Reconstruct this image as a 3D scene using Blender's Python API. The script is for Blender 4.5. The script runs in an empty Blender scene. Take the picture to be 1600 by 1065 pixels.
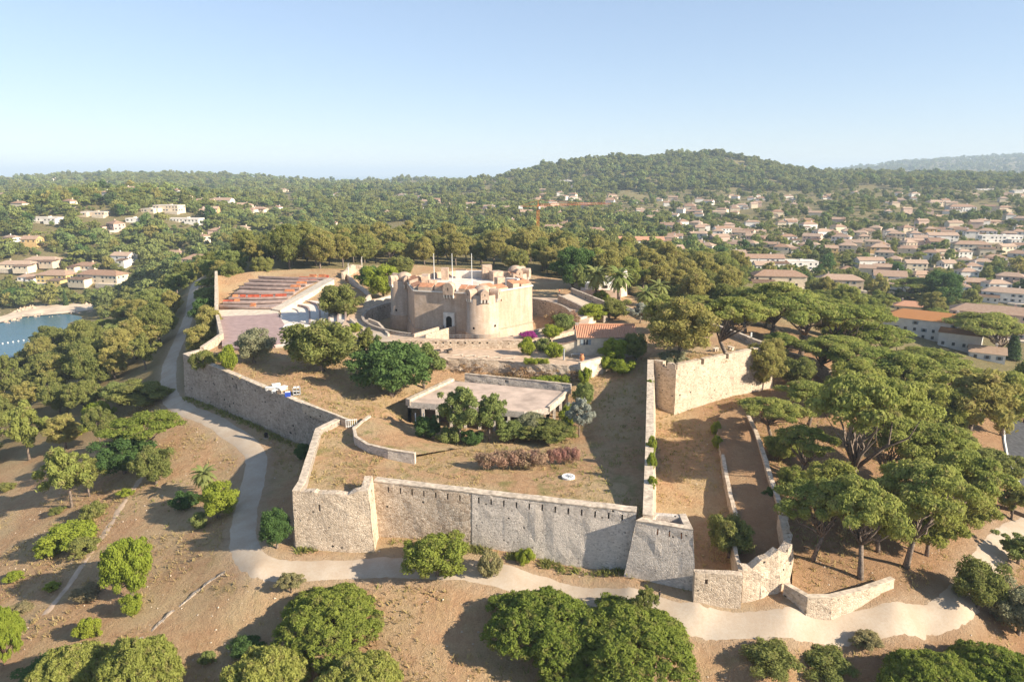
import bpy, bmesh, math, random
import numpy as np
from mathutils import Vector, geometry as mgeo

# ------------------------------------------------------------------ camera, sky, sun, exposure
SC = bpy.context.scene
COL = SC.collection
R = math.radians
PITCH = R(13.8); FPX = 1066.7; CAMZ = 42.0
cam_d = bpy.data.cameras.new('camera'); cam_d.lens = 24; cam_d.sensor_width = 36
cam_d.clip_start = 1; cam_d.clip_end = 120000
cam = bpy.data.objects.new('camera', cam_d); COL.objects.link(cam)
cam.location = (0, 0, CAMZ); cam.rotation_euler = (math.pi/2 - PITCH, 0, 0)
SC.camera = cam

SUN_EL = R(27.5); SUN_AZ = R(24)          # the sun stands to the right, a little on the viewer's side
SUNV = Vector((math.cos(SUN_EL)*math.cos(SUN_AZ), -math.cos(SUN_EL)*math.sin(SUN_AZ), math.sin(SUN_EL)))
world = bpy.data.worlds.new('World'); SC.world = world; world.use_nodes = True
wn = world.node_tree.nodes; wl = world.node_tree.links; wn.clear()
sky = wn.new('ShaderNodeTexSky'); sky.sky_type = 'NISHITA'; sky.sun_disc = False
sky.sun_elevation = SUN_EL; sky.sun_rotation = math.atan2(SUNV.x, SUNV.y)
sky.altitude = 600; sky.air_density = 1.0; sky.dust_density = 0.0; sky.ozone_density = 3.0
bg = wn.new('ShaderNodeBackground'); bg.inputs[1].default_value = 0.116
gm = wn.new('ShaderNodeGamma'); gm.inputs[1].default_value = 0.53; tn = wn.new('ShaderNodeMix'); tn.data_type = 'RGBA'; tn.blend_type = 'MULTIPLY'; tn.inputs[0].default_value = 1.0; tn.inputs[7].default_value = (.92, .97, 1.08, 1)
wo = wn.new('ShaderNodeOutputWorld'); wl.new(sky.outputs[0], gm.inputs[0]); wl.new(gm.outputs[0], tn.inputs[6]); wl.new(tn.outputs[2], bg.inputs[0]); wl.new(bg.outputs[0], wo.inputs[0])
sun_d = bpy.data.lights.new('sun', 'SUN'); sun_d.energy = 3.65; sun_d.angle = R(0.6); sun_d.color = (1.0, 0.885, 0.71)
sun = bpy.data.objects.new('sun', sun_d); COL.objects.link(sun)
sun.rotation_euler = (-SUNV).to_track_quat('-Z', 'Y').to_euler(); sun.location = SUNV*400
SC.view_settings.view_transform = 'Standard'; SC.view_settings.look = 'None'
SC.view_settings.exposure = 1.62; SC.view_settings.gamma = 1.0; SC.view_settings.use_curve_mapping = False
SC.cycles.max_bounces = 7; SC.cycles.diffuse_bounces = 4; SC.cycles.glossy_bounces = 1
SC.cycles.transmission_bounces = 4; SC.cycles.volume_bounces = 0; SC.cycles.transparent_max_bounces = 4
SC.cycles.caustics_reflective = False; SC.cycles.caustics_refractive = False

rng = np.random.default_rng(7); random.seed(7)

# ------------------------------------------------------------------ surveying helpers: photo pixel -> place
CP, SP = math.cos(PITCH), math.sin(PITCH)
def ray(px, py):
    a = (px-800.0)/FPX; b = (532.5-py)/FPX
    return (a, CP + b*SP, -SP + b*CP)
def W(px, py, z):
    d = ray(px, py); t = (z-CAMZ)/d[2]
    return (d[0]*t, d[1]*t)
def W3(px, py, z): return W(px, py, z) + (z,)
def F(px, py, dist):
    d = ray(px, py); t = dist/d[1]
    return (d[0]*t, dist, CAMZ + d[2]*t)
def proj(x, y, z):
    dz = z-CAMZ; dep = y*CP - dz*SP; up = y*SP + dz*CP
    return (800 + FPX*x/dep, 532.5 - FPX*up/dep, dep)

def inpoly(x, y, poly):
    x = np.asarray(x, float); y = np.asarray(y, float)
    c = np.zeros(x.shape, bool); n = len(poly); j = n-1
    for i in range(n):
        xi, yi = poly[i][0], poly[i][1]; xj, yj = poly[j][0], poly[j][1]
        m = ((yi > y) != (yj > y)) & (x < (xj-xi)*(y-yi)/((yj-yi) + 1e-12) + xi)
        c ^= m; j = i
    return c
def polydist(x, y, poly, closed=True):
    x = np.asarray(x, float); y = np.asarray(y, float); d = np.full(x.shape, 1e9); n = len(poly)
    for i in range(n if closed else n-1):
        ax, ay = poly[i][0], poly[i][1]; bx, by = poly[(i+1) % n][0], poly[(i+1) % n][1]
        vx, vy = bx-ax, by-ay; L = vx*vx+vy*vy+1e-9
        t = np.clip(((x-ax)*vx+(y-ay)*vy)/L, 0, 1)
        d = np.minimum(d, np.hypot(x-ax-t*vx, y-ay-t*vy))
    return d
def _h(ix, iy, s):
    n = (ix.astype(np.int64)*374761393 + iy.astype(np.int64)*668265263 + s*1442695041) & 0x7fffffff
    n = ((n ^ (n >> 13))*1274126177) & 0x7fffffff
    return ((n ^ (n >> 16)) & 0xffff)/65535.0
def vnoise(x, y, s=0):
    x = np.asarray(x, float); y = np.asarray(y, float)
    ix = np.floor(x); iy = np.floor(y); fx = x-ix; fy = y-iy
    fx = fx*fx*(3-2*fx); fy = fy*fy*(3-2*fy)
    a = _h(ix, iy, s); b = _h(ix+1, iy, s); c = _h(ix, iy+1, s); d = _h(ix+1, iy+1, s)
    return (a+(b-a)*fx)*(1-fy) + (c+(d-c)*fx)*fy
def fbm(x, y, s=0, o=3):
    v = 0; a = .5
    for k in range(o):
        v = v + a*(vnoise(x*2**k, y*2**k, s+k)-.5); a *= .5
    return v

class RBF:
    def __init__(s, P, warp):
        P = np.array(P, float); s.warp = warp
        s.q = np.array(warp(P[:, 0], P[:, 1])).T; n = len(P)
        A = np.hypot(s.q[:, None, 0]-s.q[None, :, 0], s.q[:, None, 1]-s.q[None, :, 1])
        A = A - np.eye(n)*0.02
        Q = np.c_[np.ones(n), s.q]
        M = np.block([[A, Q], [Q.T, np.zeros((3, 3))]])
        s.w = np.linalg.solve(M, np.r_[P[:, 2], 0, 0, 0])
    def __call__(s, x, y):
        x = np.asarray(x, float); y = np.asarray(y, float); sh = x.shape
        q = np.array(s.warp(x.ravel(), y.ravel())).T; out = np.empty(len(q))
        for i in range(0, len(q), 20000):
            b = q[i:i+20000]
            D = np.hypot(b[:, None, 0]-s.q[None, :, 0], b[:, None, 1]-s.q[None, :, 1])
            out[i:i+20000] = D @ s.w[:-3] + np.c_[np.ones(len(b)), b] @ s.w[-3:]
        return out.reshape(sh)

# ------------------------------------------------------------------ the lie of the land
def N(px, py, z): x, y = W(px, py, z); return (x, y, z)
EXT = [N(*a) for a in [
 (400,885,-15.6),(600,880,-15.6),(800,892,-15.5),(985,922,-15.5),(1090,947,-15.8),(1230,955,-16),(1400,947,-16.5),(1500,938,-17.3),
 (452,864,-15.8),(586,845,-15.6),(370,800,-15.6),(395,730,-15),(385,690,-14.4),(330,652,-13.7),(285,625,-13.1),(265,570,-12.5),(290,530,-12),(300,490,-11.5),
 (430,750,-15.8),(450,700,-14.4),(320,600,-12.8),(450,690,-14.2),
 (345,720,-16.5),(335,800,-17.8),(340,870,-17),(250,760,-18.8),(230,900,-21),(100,900,-24),(50,800,-25.5),(100,720,-24),(0,1065,-26.5),(200,1065,-23.5),(30,640,-30),
 (200,640,-21),(210,560,-20),(225,510,-20),(120,570,-31),(0,610,-46.5),(70,560,-47.5),(140,522,-48.5),(160,497,-49),(-150,640,-47),
 (30,520,-57),(70,508,-53),(110,502,-48.6),(-150,520,-62),(-20,508,-53),(-300,540,-64),
 (37,488,-49.2),(97,482,-48.8),(150,474,-48.5),(200,470,-46),(240,470,-38),(0,492,-49.7),(15,482,-48.8),(-40,478,-48.8),(60,462,-47.5),(110,452,-46),(0,458,-47.5),(200,445,-43),(270,440,-36),
 (500,925,-17.2),(700,935,-17),(600,1000,-20),(400,1000,-21),(800,1000,-20),(1000,990,-18.3),(1100,1010,-19.2),(1250,1005,-18.3),(1450,1000,-20),(1600,1000,-23),
 (900,1065,-23),(500,1065,-24),(1300,1065,-22),(1600,1065,-25),(300,950,-20.5),
 (1060,650,-12),(1210,608,-11.5),(1090,700,-13),(1090,800,-15),(1110,885,-15.8),(1180,870,-15.2),(1200,800,-14.3),(1170,690,-12.2),
 (1270,560,-11),(1300,620,-13),(1400,560,-20),(1500,600,-24),(1585,700,-25),(1560,790,-23),(1500,860,-19.8),(1590,900,-23),(1300,900,-15.6),(1380,700,-17),(1350,820,-15.8),
 (1300,500,-16),(1450,520,-32),(1200,490,-9),(1100,470,-6),(1000,440,-4),(860,425,-2),(700,415,-1),(600,412,0),(540,412,4),(420,408,5.2),(345,413,3),(300,440,-10),
 (1250,640,-12.5),(1290,760,-15),
]]
EXT += [F(*a) for a in [
 (0,345,650),(60,326,720),(130,309,780),(230,299,820),(300,308,850),(380,322,900),(430,352,800),(300,362,650),(200,372,620),(100,380,600),(0,402,560),(430,388,520),(380,402,450),(250,415,490),(150,420,530),
 (500,385,480),(600,378,470),(700,375,470),(800,378,470),(900,392,450),(1000,400,450),(1100,415,440),(1200,430,430),
 (0,300,1400),(150,302,1500),(300,298,1600),(0,282,2400),(150,275,2600),(300,275,2600),(400,279,2500),(450,287,2400),
 (450,305,1500),(550,312,1250),(650,325,1000),(520,350,760),(600,293,2300),(655,281,2500),(730,294,2200),(700,300,1500),
 (800,284,2000),(850,262,1900),(900,252,1900),(1000,249,1850),(1100,242,1850),(1180,254,1850),(1250,272,1900),(1300,276,1900),(1400,272,2000),(1500,276,2000),(1600,276,2000),
 (900,292,1500),(1050,290,1450),(1200,296,1400),(1400,302,1300),(1600,302,1250),(800,335,900),(1000,335,950),(1200,344,850),(1400,354,780),(1600,354,760),
 (1000,370,680),(1200,390,590),(1400,414,550),(1600,424,510),(1300,434,490),(1500,474,420),(1600,504,385),(1100,404,540),
 (1300,268,6000),(1400,256,6000),(1500,250,6000),(1600,244,6000),(1750,240,6000),(1200,283,6000),
]]
for px in (-400, -100, 200, 500, 800, 1050): EXT.append(F(px, 0, 4200)[:2] + (-70,)); EXT.append(F(px, 0, 9000)[:2] + (-90,))
for px in (1250, 1500, 1800, 2200): EXT.append(F(px, 0, 3500)[:2] + (-20,)); EXT.append(F(px, 0, 9000)[:2] + (-80,))
EXT += [(0, 40, -27), (-90, 30, -33), (90, 30, -28), (0, 5, -30), (-200, 60, -45), (200, 60, -33), (-260, 200, -58), (330, 250, -42), (-700, 700, -62), (-1500, 1500, -30), (1500, 1200, -20), (-1200, 400, -62), (900, 400, -45)]
_warp = lambda x, y: (4.0*x/(np.maximum(y, -20)+60), 3.0*np.log(np.maximum(y, -20)+60))
extz = RBF(EXT, _warp)

# outline of the fort's made ground (outer top edge of its walls)
PT = dict(a=N(336,427,4.5), b=N(336,490,-1.2), c=N(344,527,-1.5), d=N(313,546,-1.8), e=N(286,553,-2), f=N(526,654,-5.5), g=N(493,670,-5.6), h=N(467,752,-5.9),
          i=N(457,767,-6), j=N(583,752,-6), k=N(994,800,-6), l=N(1019,806,-6), m=N(1021,563,-.3), n=N(1057,570,-.2), o=N(1208,539,-.2), p=N(1172,526,-.2), q=N(1120,508,-.6))
FORT = [PT[c] for c in 'abcdefghijklmnopq'] + [N(1010,470,-2), N(900,440,-1), N(780,425,-1), N(620,418,-.5), N(545,417,4)]
INT = [N(*a) for a in [
 (480,760,-7.3),(560,762,-7.3),(700,772,-7.3),(850,785,-7.3),(985,795,-7.4),(540,690,-7.2),(620,730,-7.6),(700,725,-7.9),(880,720,-8.2),(960,705,-7.6),(1005,700,-7.4),(985,620,-5.6),(1000,582,-3.4),(950,592,-5),
 (850,690,-9.3),(700,690,-9.4),(640,675,-9),(600,690,-7),(440,612,-4.2),(350,580,-3.1),(520,600,-4.6),(545,640,-6),(600,640,-6.3),(400,560,-2.9),(640,595,-5.4),(500,560,-3.2),(540,540,-2.6),
 (330,545,-2.8),(350,510,-3.2),(440,500,-3.2),(345,480,-3.2),(445,479,-2.2),(370,458,-1.2),(462,462,.2),(480,462,-.2),(500,455,1.2),(520,450,2),(545,450,1.6),(540,480,-.8),(500,485,-2.2),(400,440,1.5),(510,437,3.3),(525,433,3.8),(400,426,4.2),(345,428,4.0),(540,425,3.6),
 (700,585,-5.3),(800,590,-5.3),(900,595,-5.2),(560,480,-1.5),(560,450,-.5),(620,430,-.5),(780,432,-.8),(880,450,-1.2),(900,480,-2.2),(1000,500,-2.2),(1060,540,-1.6),(1150,530,-1.5),(1190,533,-1.5),(1040,570,-1.8),(1100,500,-1.8),
]]
for px, py in [(637,627),(680,631),(730,635),(780,640),(819,643),(857,637),(875,622)]:
    x_, y_ = W(px, py, -5.0); INT.append((x_, y_-.8, -9.7)); INT.append((x_*.995, y_+4, -9.9))
intz = RBF(INT, lambda x, y: (x*.05, y*.05))

KC = (W(731, 480, 0)[0]*0 + (731-800)/FPX*207, 204.0)        # centre of the keep
KR = 20.0
PLATEAUS = []                                                 # (polygon, height): terraces laid over the inner ground
def ext_h(x, y):
    x = np.asarray(x, float); y = np.asarray(y, float)
    z = extz(x, y)
    dist = np.hypot(x, y)
    z = z + fbm(x/9, y/9, 3)*.9*np.clip((polydist(x, y, PATH, False)-4)/6, 0, 1)
    z = z + fbm(x/90, y/90, 9)*np.clip((dist-400)/600, 0, 1)*14
    return z
def int_h(x, y): return intz(x, y) + fbm(np.asarray(x)/6, np.asarray(y)/6, 5)*.35
PATH = [W(px, py, z) for px, py, z in [(1640,800,-24),(1575,835,-22.6),(1535,885,-20),(1495,938,-17.4),(1400,955,-16.5),(1230,963,-16),(1090,955,-15.8),(985,931,-15.5),(860,908,-15.5),(740,889,-15.5),(600,882,-15.6),(480,883,-15.6),(405,878,-15.6),
   (380,845,-15.6),(386,790,-15.5),(397,740,-15.1),(400,712,-14.7),(380,688,-14.4),(330,655,-13.7),(285,632,-13.1),(262,602,-12.8),(266,560,-12.5),(283,520,-12),(296,490,-11.5),(306,465,-11),(318,445,-10)]]
_HG = {}
def _bil(g, x, y):
    X, Y, Z = g; i = int(np.searchsorted(X, x))-1; j = int(np.searchsorted(Y, y))-1
    i = min(max(i, 0), len(X)-2); j = min(max(j, 0), len(Y)-2); u = (x-X[i])/(X[i+1]-X[i]); v = (y-Y[j])/(Y[j+1]-Y[j])
    return float((Z[j, i]*(1-u)+Z[j, i+1]*u)*(1-v)+(Z[j+1, i]*(1-u)+Z[j+1, i+1]*u)*v)
def _pin(x, y, poly):
    c = False; n = len(poly); j = n-1
    for i in range(n):
        xi, yi, xj, yj = poly[i][0], poly[i][1], poly[j][0], poly[j][1]
        if (yi > y) != (yj > y) and x < (xj-xi)*(y-yi)/(yj-yi)+xi: c = not c
        j = i
    return c
def ground(x, y):
    """height of the walkable ground at one place"""
    if not _HG:
        X = np.r_[-np.geomspace(7000, 160, 60), np.arange(-158, 180, 1.5), np.geomspace(182, 7000, 60)]; Y = np.r_[np.arange(-10, 300, 1.5), np.geomspace(302, 9300, 150)]
        _HG['e'] = (X, Y, ext_h(*np.meshgrid(X, Y))); xs = [p[0] for p in FORT]; ys = [p[1] for p in FORT]
        X = np.arange(min(xs)-2, max(xs)+2, 1.5); Y = np.arange(min(ys)-2, max(ys)+2, 1.5); _HG['i'] = (X, Y, int_h(*np.meshgrid(X, Y)))
    if _pin(x, y, FORT):
        z = _bil(_HG['i'], x, y)
        for poly, h in PLATEAUS:
            if _pin(x, y, poly): z = max(z, h)
        return z
    return max(_bil(_HG['e'], x, y), -50.0)
def G(px, py):
    """where the sight line through a pixel meets the ground"""
    d = ray(px, py); t = 45.0; step = 1.02; prev = t
    while t < 9000:
        x, y, z = d[0]*t, d[1]*t, CAMZ+d[2]*t
        if z <= ground(x, y):
            a, b = prev, t
            for _ in range(9):
                m = (a+b)/2
                if CAMZ+d[2]*m <= ground(d[0]*m, d[1]*m): b = m
                else: a = m
            return (d[0]*b, d[1]*b, CAMZ+d[2]*b)
        prev = t; t *= step
    return None

# ------------------------------------------------------------------ mesh and naming helpers
def mesh_from(name, V, Fc, smooth=False):
    me = bpy.data.meshes.new(name); me.from_pydata([tuple(v) for v in V], [], Fc); me.update()
    if smooth: me.polygons.foreach_set('use_smooth', [True]*len(me.polygons))
    return me
def tri_mesh(name, V, k=3):
    V = np.asarray(V, np.float32).reshape(-1, 3); n = len(V)//k
    me = bpy.data.meshes.new(name); me.vertices.add(len(V)); me.vertices.foreach_set('co', V.ravel())
    me.loops.add(n*k); me.loops.foreach_set('vertex_index', np.arange(n*k, dtype=np.int32))
    me.polygons.add(n); me.polygons.foreach_set('loop_start', np.arange(0, n*k, k, dtype=np.int32))
    me.update(calc_edges=True); return me
def link(name, me, mat=None, parent=None, loc=None, rz=0):
    o = bpy.data.objects.new(name, me); COL.objects.link(o)
    if mat is not None and me is not None and len(me.materials) == 0: me.materials.append(mat)
    if parent is not None: o.parent = parent
    if loc is not None: o.location = loc
    if rz: o.rotation_euler.z = rz
    return o
def tag(o, label, cat, group=None):
    o['label'] = label; o['category'] = cat
    if group: o['group'] = group
    return o
def thing(name, label, cat, loc=(0, 0, 0), rz=0, group=None):
    return tag(link(name, None, None, None, loc, rz), label, cat, group)
def struct(name, me, mat):
    o = link(name, me, mat); o['kind'] = 'structure'; return o
class MB:
    def __init__(s): s.v = []; s.f = []
    def add(s, V, Fc):
        b = len(s.v); s.v += [tuple(p) for p in V]; s.f += [tuple(i+b for i in f) for f in Fc]; return s
    def quad(s, a, b, c, d): return s.add([a, b, c, d], [(0, 1, 2, 3)])
    def box(s, c, size, rz=0, taper=1.0):
        x, y, z = size[0]/2, size[1]/2, size[2]; ca, sa = math.cos(rz), math.sin(rz); V = []
        for zz, k in ((0, 1), (z, taper)):
            for sx, sy in ((-1, -1), (1, -1), (1, 1), (-1, 1)):
                X, Y = sx*x*k, sy*y*k; V.append((c[0]+X*ca-Y*sa, c[1]+X*sa+Y*ca, c[2]+zz))
        return s.add(V, [(0, 3, 2, 1), (4, 5, 6, 7), (0, 1, 5, 4), (1, 2, 6, 5), (2, 3, 7, 6), (3, 0, 4, 7)])
    def prism(s, poly, z0, z1):
        n = len(poly); a = sum(poly[i][0]*poly[(i+1) % n][1]-poly[(i+1) % n][0]*poly[i][1] for i in range(n))
        if a < 0: poly = poly[::-1]
        zt = z1 if isinstance(z1, (list, tuple)) else [z1]*n
        if a < 0 and isinstance(z1, (list, tuple)): zt = zt[::-1]
        V = [(p[0], p[1], z0) for p in poly] + [(p[0], p[1], zt[i]) for i, p in enumerate(poly)]
        return s.add(V, [tuple(range(n-1, -1, -1)), tuple(range(n, 2*n))] + [(i, (i+1) % n, n+(i+1) % n, n+i) for i in range(n)])
    def tube(s, pts, rad, n=6):
        rings = []
        for i, p in enumerate(pts):
            a = Vector(pts[max(i-1, 0)]); b = Vector(pts[min(i+1, len(pts)-1)]); d = (b-a).normalized() if (b-a).length > 1e-6 else Vector((0, 0, 1))
            u = d.orthogonal().normalized(); w = d.cross(u)
            r = rad[i]; rings.append([Vector(p)+u*math.cos(2*math.pi*k/n)*r+w*math.sin(2*math.pi*k/n)*r for k in range(n)])
        V = [q for r_ in rings for q in r_]; Fc = []
        for i in range(len(pts)-1):
            for k in range(n): Fc.append((i*n+k, i*n+(k+1) % n, (i+1)*n+(k+1) % n, (i+1)*n+k))
        Fc.append(tuple(range((len(pts)-1)*n, len(pts)*n))); Fc.append(tuple(range(n-1, -1, -1)))
        return s.add(V, Fc)
    def lathe(s, c, prof, n=28, a0=0, a1=2*math.pi):
        full = abs(a1-a0-2*math.pi) < 1e-6; m = n if full else n+1; V = []
        for r, z in prof:
            for k in range(m):
                t = a0+(a1-a0)*k/n; V.append((c[0]+r*math.cos(t), c[1]+r*math.sin(t), c[2]+z))
        Fc = []
        for i in range(len(prof)-1):
            for k in range(n):
                k2 = (k+1) % m; Fc.append((i*m+k, i*m+k2, (i+1)*m+k2, (i+1)*m+k))
        return s.add(V, Fc)
    def mesh(s, name, smooth=False): return mesh_from(name, s.v, s.f, smooth)
    def build(s, name, mat, parent=None, smooth=False, loc=None, rz=0): return link(name, s.mesh(name, smooth), mat, parent, loc, rz)
def sheet(name, poly, step, zf, holes=()):
    """a triangulated sheet of ground inside a polygon"""
    B = []
    loops = [poly] + list(holes); E = []
    for lp in loops:
        st = len(B)
        for i in range(len(lp)):
            a, b = lp[i], lp[(i+1) % len(lp)]; L = math.hypot(b[0]-a[0], b[1]-a[1]); n = max(1, int(L/step))
            for k in range(n): t = k/n; B.append((a[0]+(b[0]-a[0])*t, a[1]+(b[1]-a[1])*t))
        E += [(i, i+1) for i in range(st, len(B)-1)] + [(len(B)-1, st)]
    xs = [p[0] for p in poly]; ys = [p[1] for p in poly]
    gx, gy = np.meshgrid(np.arange(min(xs), max(xs), step), np.arange(min(ys), max(ys), step)); gx = gx.ravel(); gy = gy.ravel()
    gx = gx + (rng.random(len(gx))-.5)*step*.3; gy = gy + (rng.random(len(gy))-.5)*step*.3
    m = inpoly(gx, gy, poly) & (polydist(gx, gy, poly) > step*.45)
    for h in holes: m &= ~inpoly(gx, gy, h) & (polydist(gx, gy, h) > step*.45)
    P = [Vector(p) for p in B] + [Vector(p) for p in zip(gx[m], gy[m])]
    v, e, f, *_ = mgeo.delaunay_2d_cdt(P, E, [], 0, 1e-5)
    X = np.array([p.x for p in v]); Y = np.array([p.y for p in v])
    f = np.array([t for t in f if len(t) == 3]); cx = X[f].mean(1); cy = Y[f].mean(1)
    k = inpoly(cx, cy, poly)
    for h in holes: k &= ~inpoly(cx, cy, h)
    Z = zf(X, Y)
    return mesh_from(name, np.c_[X, Y, Z], [tuple(int(i) for i in t) for t in f[k]], True)
ONES = ['', 'first', 'second', 'third', 'fourth', 'fifth', 'sixth', 'seventh', 'eighth', 'ninth', 'tenth', 'eleventh', 'twelfth', 'thirteenth', 'fourteenth', 'fifteenth', 'sixteenth', 'seventeenth', 'eighteenth', 'nineteenth']
TENS = {2: 'twent', 3: 'thirt', 4: 'fort', 5: 'fift', 6: 'sixt', 7: 'sevent', 8: 'eight', 9: 'ninet'}
def ordinal(n):
    if n < 20: return ONES[n]
    if n < 100: t, o = divmod(n, 10); return TENS[t]+('ieth' if o == 0 else 'y-'+ONES[o])
    return f'{n}th'

# ------------------------------------------------------------------ procedural materials
class Mat:
    def __init__(s, name):
        s.m = bpy.data.materials.new(name); s.m.use_nodes = True; s.t = s.m.node_tree; s.t.nodes.clear()
        s.out = s.n('ShaderNodeOutputMaterial')
    def n(s, k, **kw):
        nd = s.t.nodes.new(k)
        for a, b in kw.items(): setattr(nd, a, b)
        return nd
    def put(s, v, sock):
        if hasattr(v, 'is_output'): s.t.links.new(v, sock)
        elif isinstance(v, (tuple, list)) and len(v) == 3 and sock.type == 'RGBA': sock.default_value = (*v, 1)
        else: sock.default_value = v
    def mix(s, f, a, b, mode='MIX'):
        nd = s.n('ShaderNodeMix', data_type='RGBA', blend_type=mode); s.put(f, nd.inputs[0]); s.put(a, nd.inputs[6]); s.put(b, nd.inputs[7]); return nd.outputs[2]
    def math(s, op, a, b=0.0):
        nd = s.n('ShaderNodeMath', operation=op); s.put(a, nd.inputs[0]); s.put(b, nd.inputs[1]); return nd.outputs[0]
    def ramp(s, f, a, b, lo=0.0, hi=1.0):
        nd = s.n('ShaderNodeMapRange'); nd.clamp = True; s.put(f, nd.inputs[0]); nd.inputs[1].default_value = a; nd.inputs[2].default_value = b; nd.inputs[3].default_value = lo; nd.inputs[4].default_value = hi; return nd.outputs[0]
    def pos(s): return s.n('ShaderNodeNewGeometry').outputs['Position']
    def obj(s): return s.n('ShaderNodeTexCoord').outputs['Object']
    def rnd(s): return s.n('ShaderNodeObjectInfo').outputs['Random']
    def noise(s, co, scale, detail=4.0, rough=.55, dist=0.0):
        nd = s.n('ShaderNodeTexNoise'); s.put(co, nd.inputs['Vector']); nd.inputs['Scale'].default_value = scale; nd.inputs['Detail'].default_value = detail; nd.inputs['Roughness'].default_value = rough; nd.inputs['Distortion'].default_value = dist; return nd.outputs[0]
    def voro(s, co, scale, feature='F1'):
        nd = s.n('ShaderNodeTexVoronoi', feature=feature); s.put(co, nd.inputs['Vector']); nd.inputs['Scale'].default_value = scale; return nd
    def scale(s, co, k):
        nd = s.n('ShaderNodeVectorMath', operation='MULTIPLY'); s.put(co, nd.inputs[0]); nd.inputs[1].default_value = k; return nd.outputs[0]
    def bump(s, h, strength, dist=0.1):
        nd = s.n('ShaderNodeBump'); s.put(h, nd.inputs['Height']); nd.inputs['Strength'].default_value = strength; nd.inputs['Distance'].default_value = dist; return nd.outputs[0]
    def done(s, col, rough=.9, normal=None, spec=.2, metal=0.0):
        b = s.n('ShaderNodeBsdfPrincipled'); s.put(col, b.inputs['Base Color']); s.put(rough, b.inputs['Roughness']); b.inputs['Specular IOR Level'].default_value = spec; b.inputs['Metallic'].default_value = metal
        if normal is not None: s.t.links.new(normal, b.inputs['Normal'])
        s.t.links.new(b.outputs[0], s.out.inputs[0]); return s.m
def plain(name, c, var=.12, rough=.8, sc=1.5, spec=.2, metal=0.0):
    m = Mat(name); n = m.noise(m.pos(), sc, 5); d = tuple(x*(1-var*2.4) for x in c); e = tuple(min(1, x*(1+var)) for x in c)
    return m.done(m.mix(m.ramp(n, .3, .7), d, e), rough, spec=spec, metal=metal)
def foliage(name, a, b, dead=None, trans=.46, sc=.5, patch=0.0):
    m = Mat(name); r = m.rnd(); co = m.obj(); n = m.noise(co, sc, 2)
    c = m.mix(m.math('ADD', m.math('MULTIPLY', r, .6), m.math('MULTIPLY', m.ramp(n, .3, .7), .4)), a, b)
    if dead: c = m.mix(m.ramp(m.noise(co, sc*1.7, 2), .54, .72, 0, .7), c, dead)
    if patch:
        c = m.mix(m.ramp(m.math('FRACT', m.math('MULTIPLY', r, 7.3)), .72, .9, 0, patch), c, (.24, .225, .07)); c = m.mix(m.ramp(m.math('FRACT', m.math('MULTIPLY', r, 13.7)), .7, .85, 0, patch), c, (.055, .085, .04))
        c = m.mix(m.ramp(m.noise(m.pos(), .006, 2), .5, .68, 0, patch*.7), c, (.20, .20, .065))
    d = m.n('ShaderNodeBsdfDiffuse'); t = m.n('ShaderNodeBsdfTranslucent'); x = m.n('ShaderNodeMixShader')
    m.put(c, d.inputs[0]); m.put(c, t.inputs[0]); x.inputs[0].default_value = trans
    m.t.links.new(d.outputs[0], x.inputs[1]); m.t.links.new(t.outputs[0], x.inputs[2]); m.t.links.new(x.outputs[0], m.out.inputs[0]); return m.m
def masonry(name, a, b, mortar, sc=2.2, holes=.5, stain=(.12, .1, .08), stainamt=.35, contrast=.5):
    m = Mat(name); p = m.scale(m.pos(), (1, 1, 1.5)); v = m.voro(p, sc); e = m.voro(p, sc, 'DISTANCE_TO_EDGE')
    rv = m.n('ShaderNodeSeparateColor'); m.put(v.outputs['Color'], rv.inputs[0])
    big = m.noise(m.pos(), .22, 4); fine = m.noise(m.pos(), 9, 3)
    c = m.mix(m.ramp(rv.outputs[0], .5-contrast, .5+contrast), a, b)
    c = m.mix(m.ramp(rv.outputs[1], .82, .95, 0, .6), c, tuple(x*.5 for x in a))
    c = m.mix(m.ramp(e.outputs['Distance'], .0, .11, .75, 0), c, mortar)
    c = m.mix(m.ramp(big, .42, .72, 0, stainamt), c, stain)
    c = m.mix(m.ramp(m.noise(m.scale(m.pos(), (1, 1, .1)), .75, 4, .6), .5, .72, 0, .38), c, tuple(x*.62 for x in a)); c = m.mix(m.ramp(m.noise(m.pos(), .13, 3), .52, .6, 0, .3), c, mortar)
    h = m.voro(m.scale(m.pos(), (1, 1, 1.2)), sc*.42); hr = m.n('ShaderNodeSeparateColor'); m.put(h.outputs['Color'], hr.inputs[0])
    hole = m.math('MULTIPLY', m.ramp(h.outputs['Distance'], .2, .28, 1, 0), m.math('GREATER_THAN', hr.outputs[2], 1-holes*.45))
    hole = m.math('MULTIPLY', hole, m.ramp(m.noise(m.pos(), .35, 2), .38, .6))
    c = m.mix(hole, c, (.05, .045, .04))
    c = m.mix(m.ramp(fine, .3, .7, 0, .25), c, mortar, 'MULTIPLY')
    ht = m.math('SUBTRACT', m.math('ADD', m.ramp(e.outputs['Distance'], 0, .16), m.math('MULTIPLY', rv.outputs[2], .5)), m.math('MULTIPLY', hole, 2.0))
    return m.done(c, .95, m.bump(ht, .6, .09), spec=.1)
def roof_mat(name, a, b, stripe=4.0):
    m = Mat(name); co = m.obj(); r = m.rnd(); n = m.noise(co, .9, 4); f = m.noise(co, 7, 3)
    c = m.mix(m.math('ADD', m.math('MULTIPLY', r, .6), m.math('MULTIPLY', m.ramp(n, .3, .7), .4)), a, b)
    c = m.mix(m.ramp(f, .45, .75, 0, .45), c, (.12, .08, .06)); return m.done(c, .9, m.bump(f, .4, .05), spec=.1)

M = {}
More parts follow.
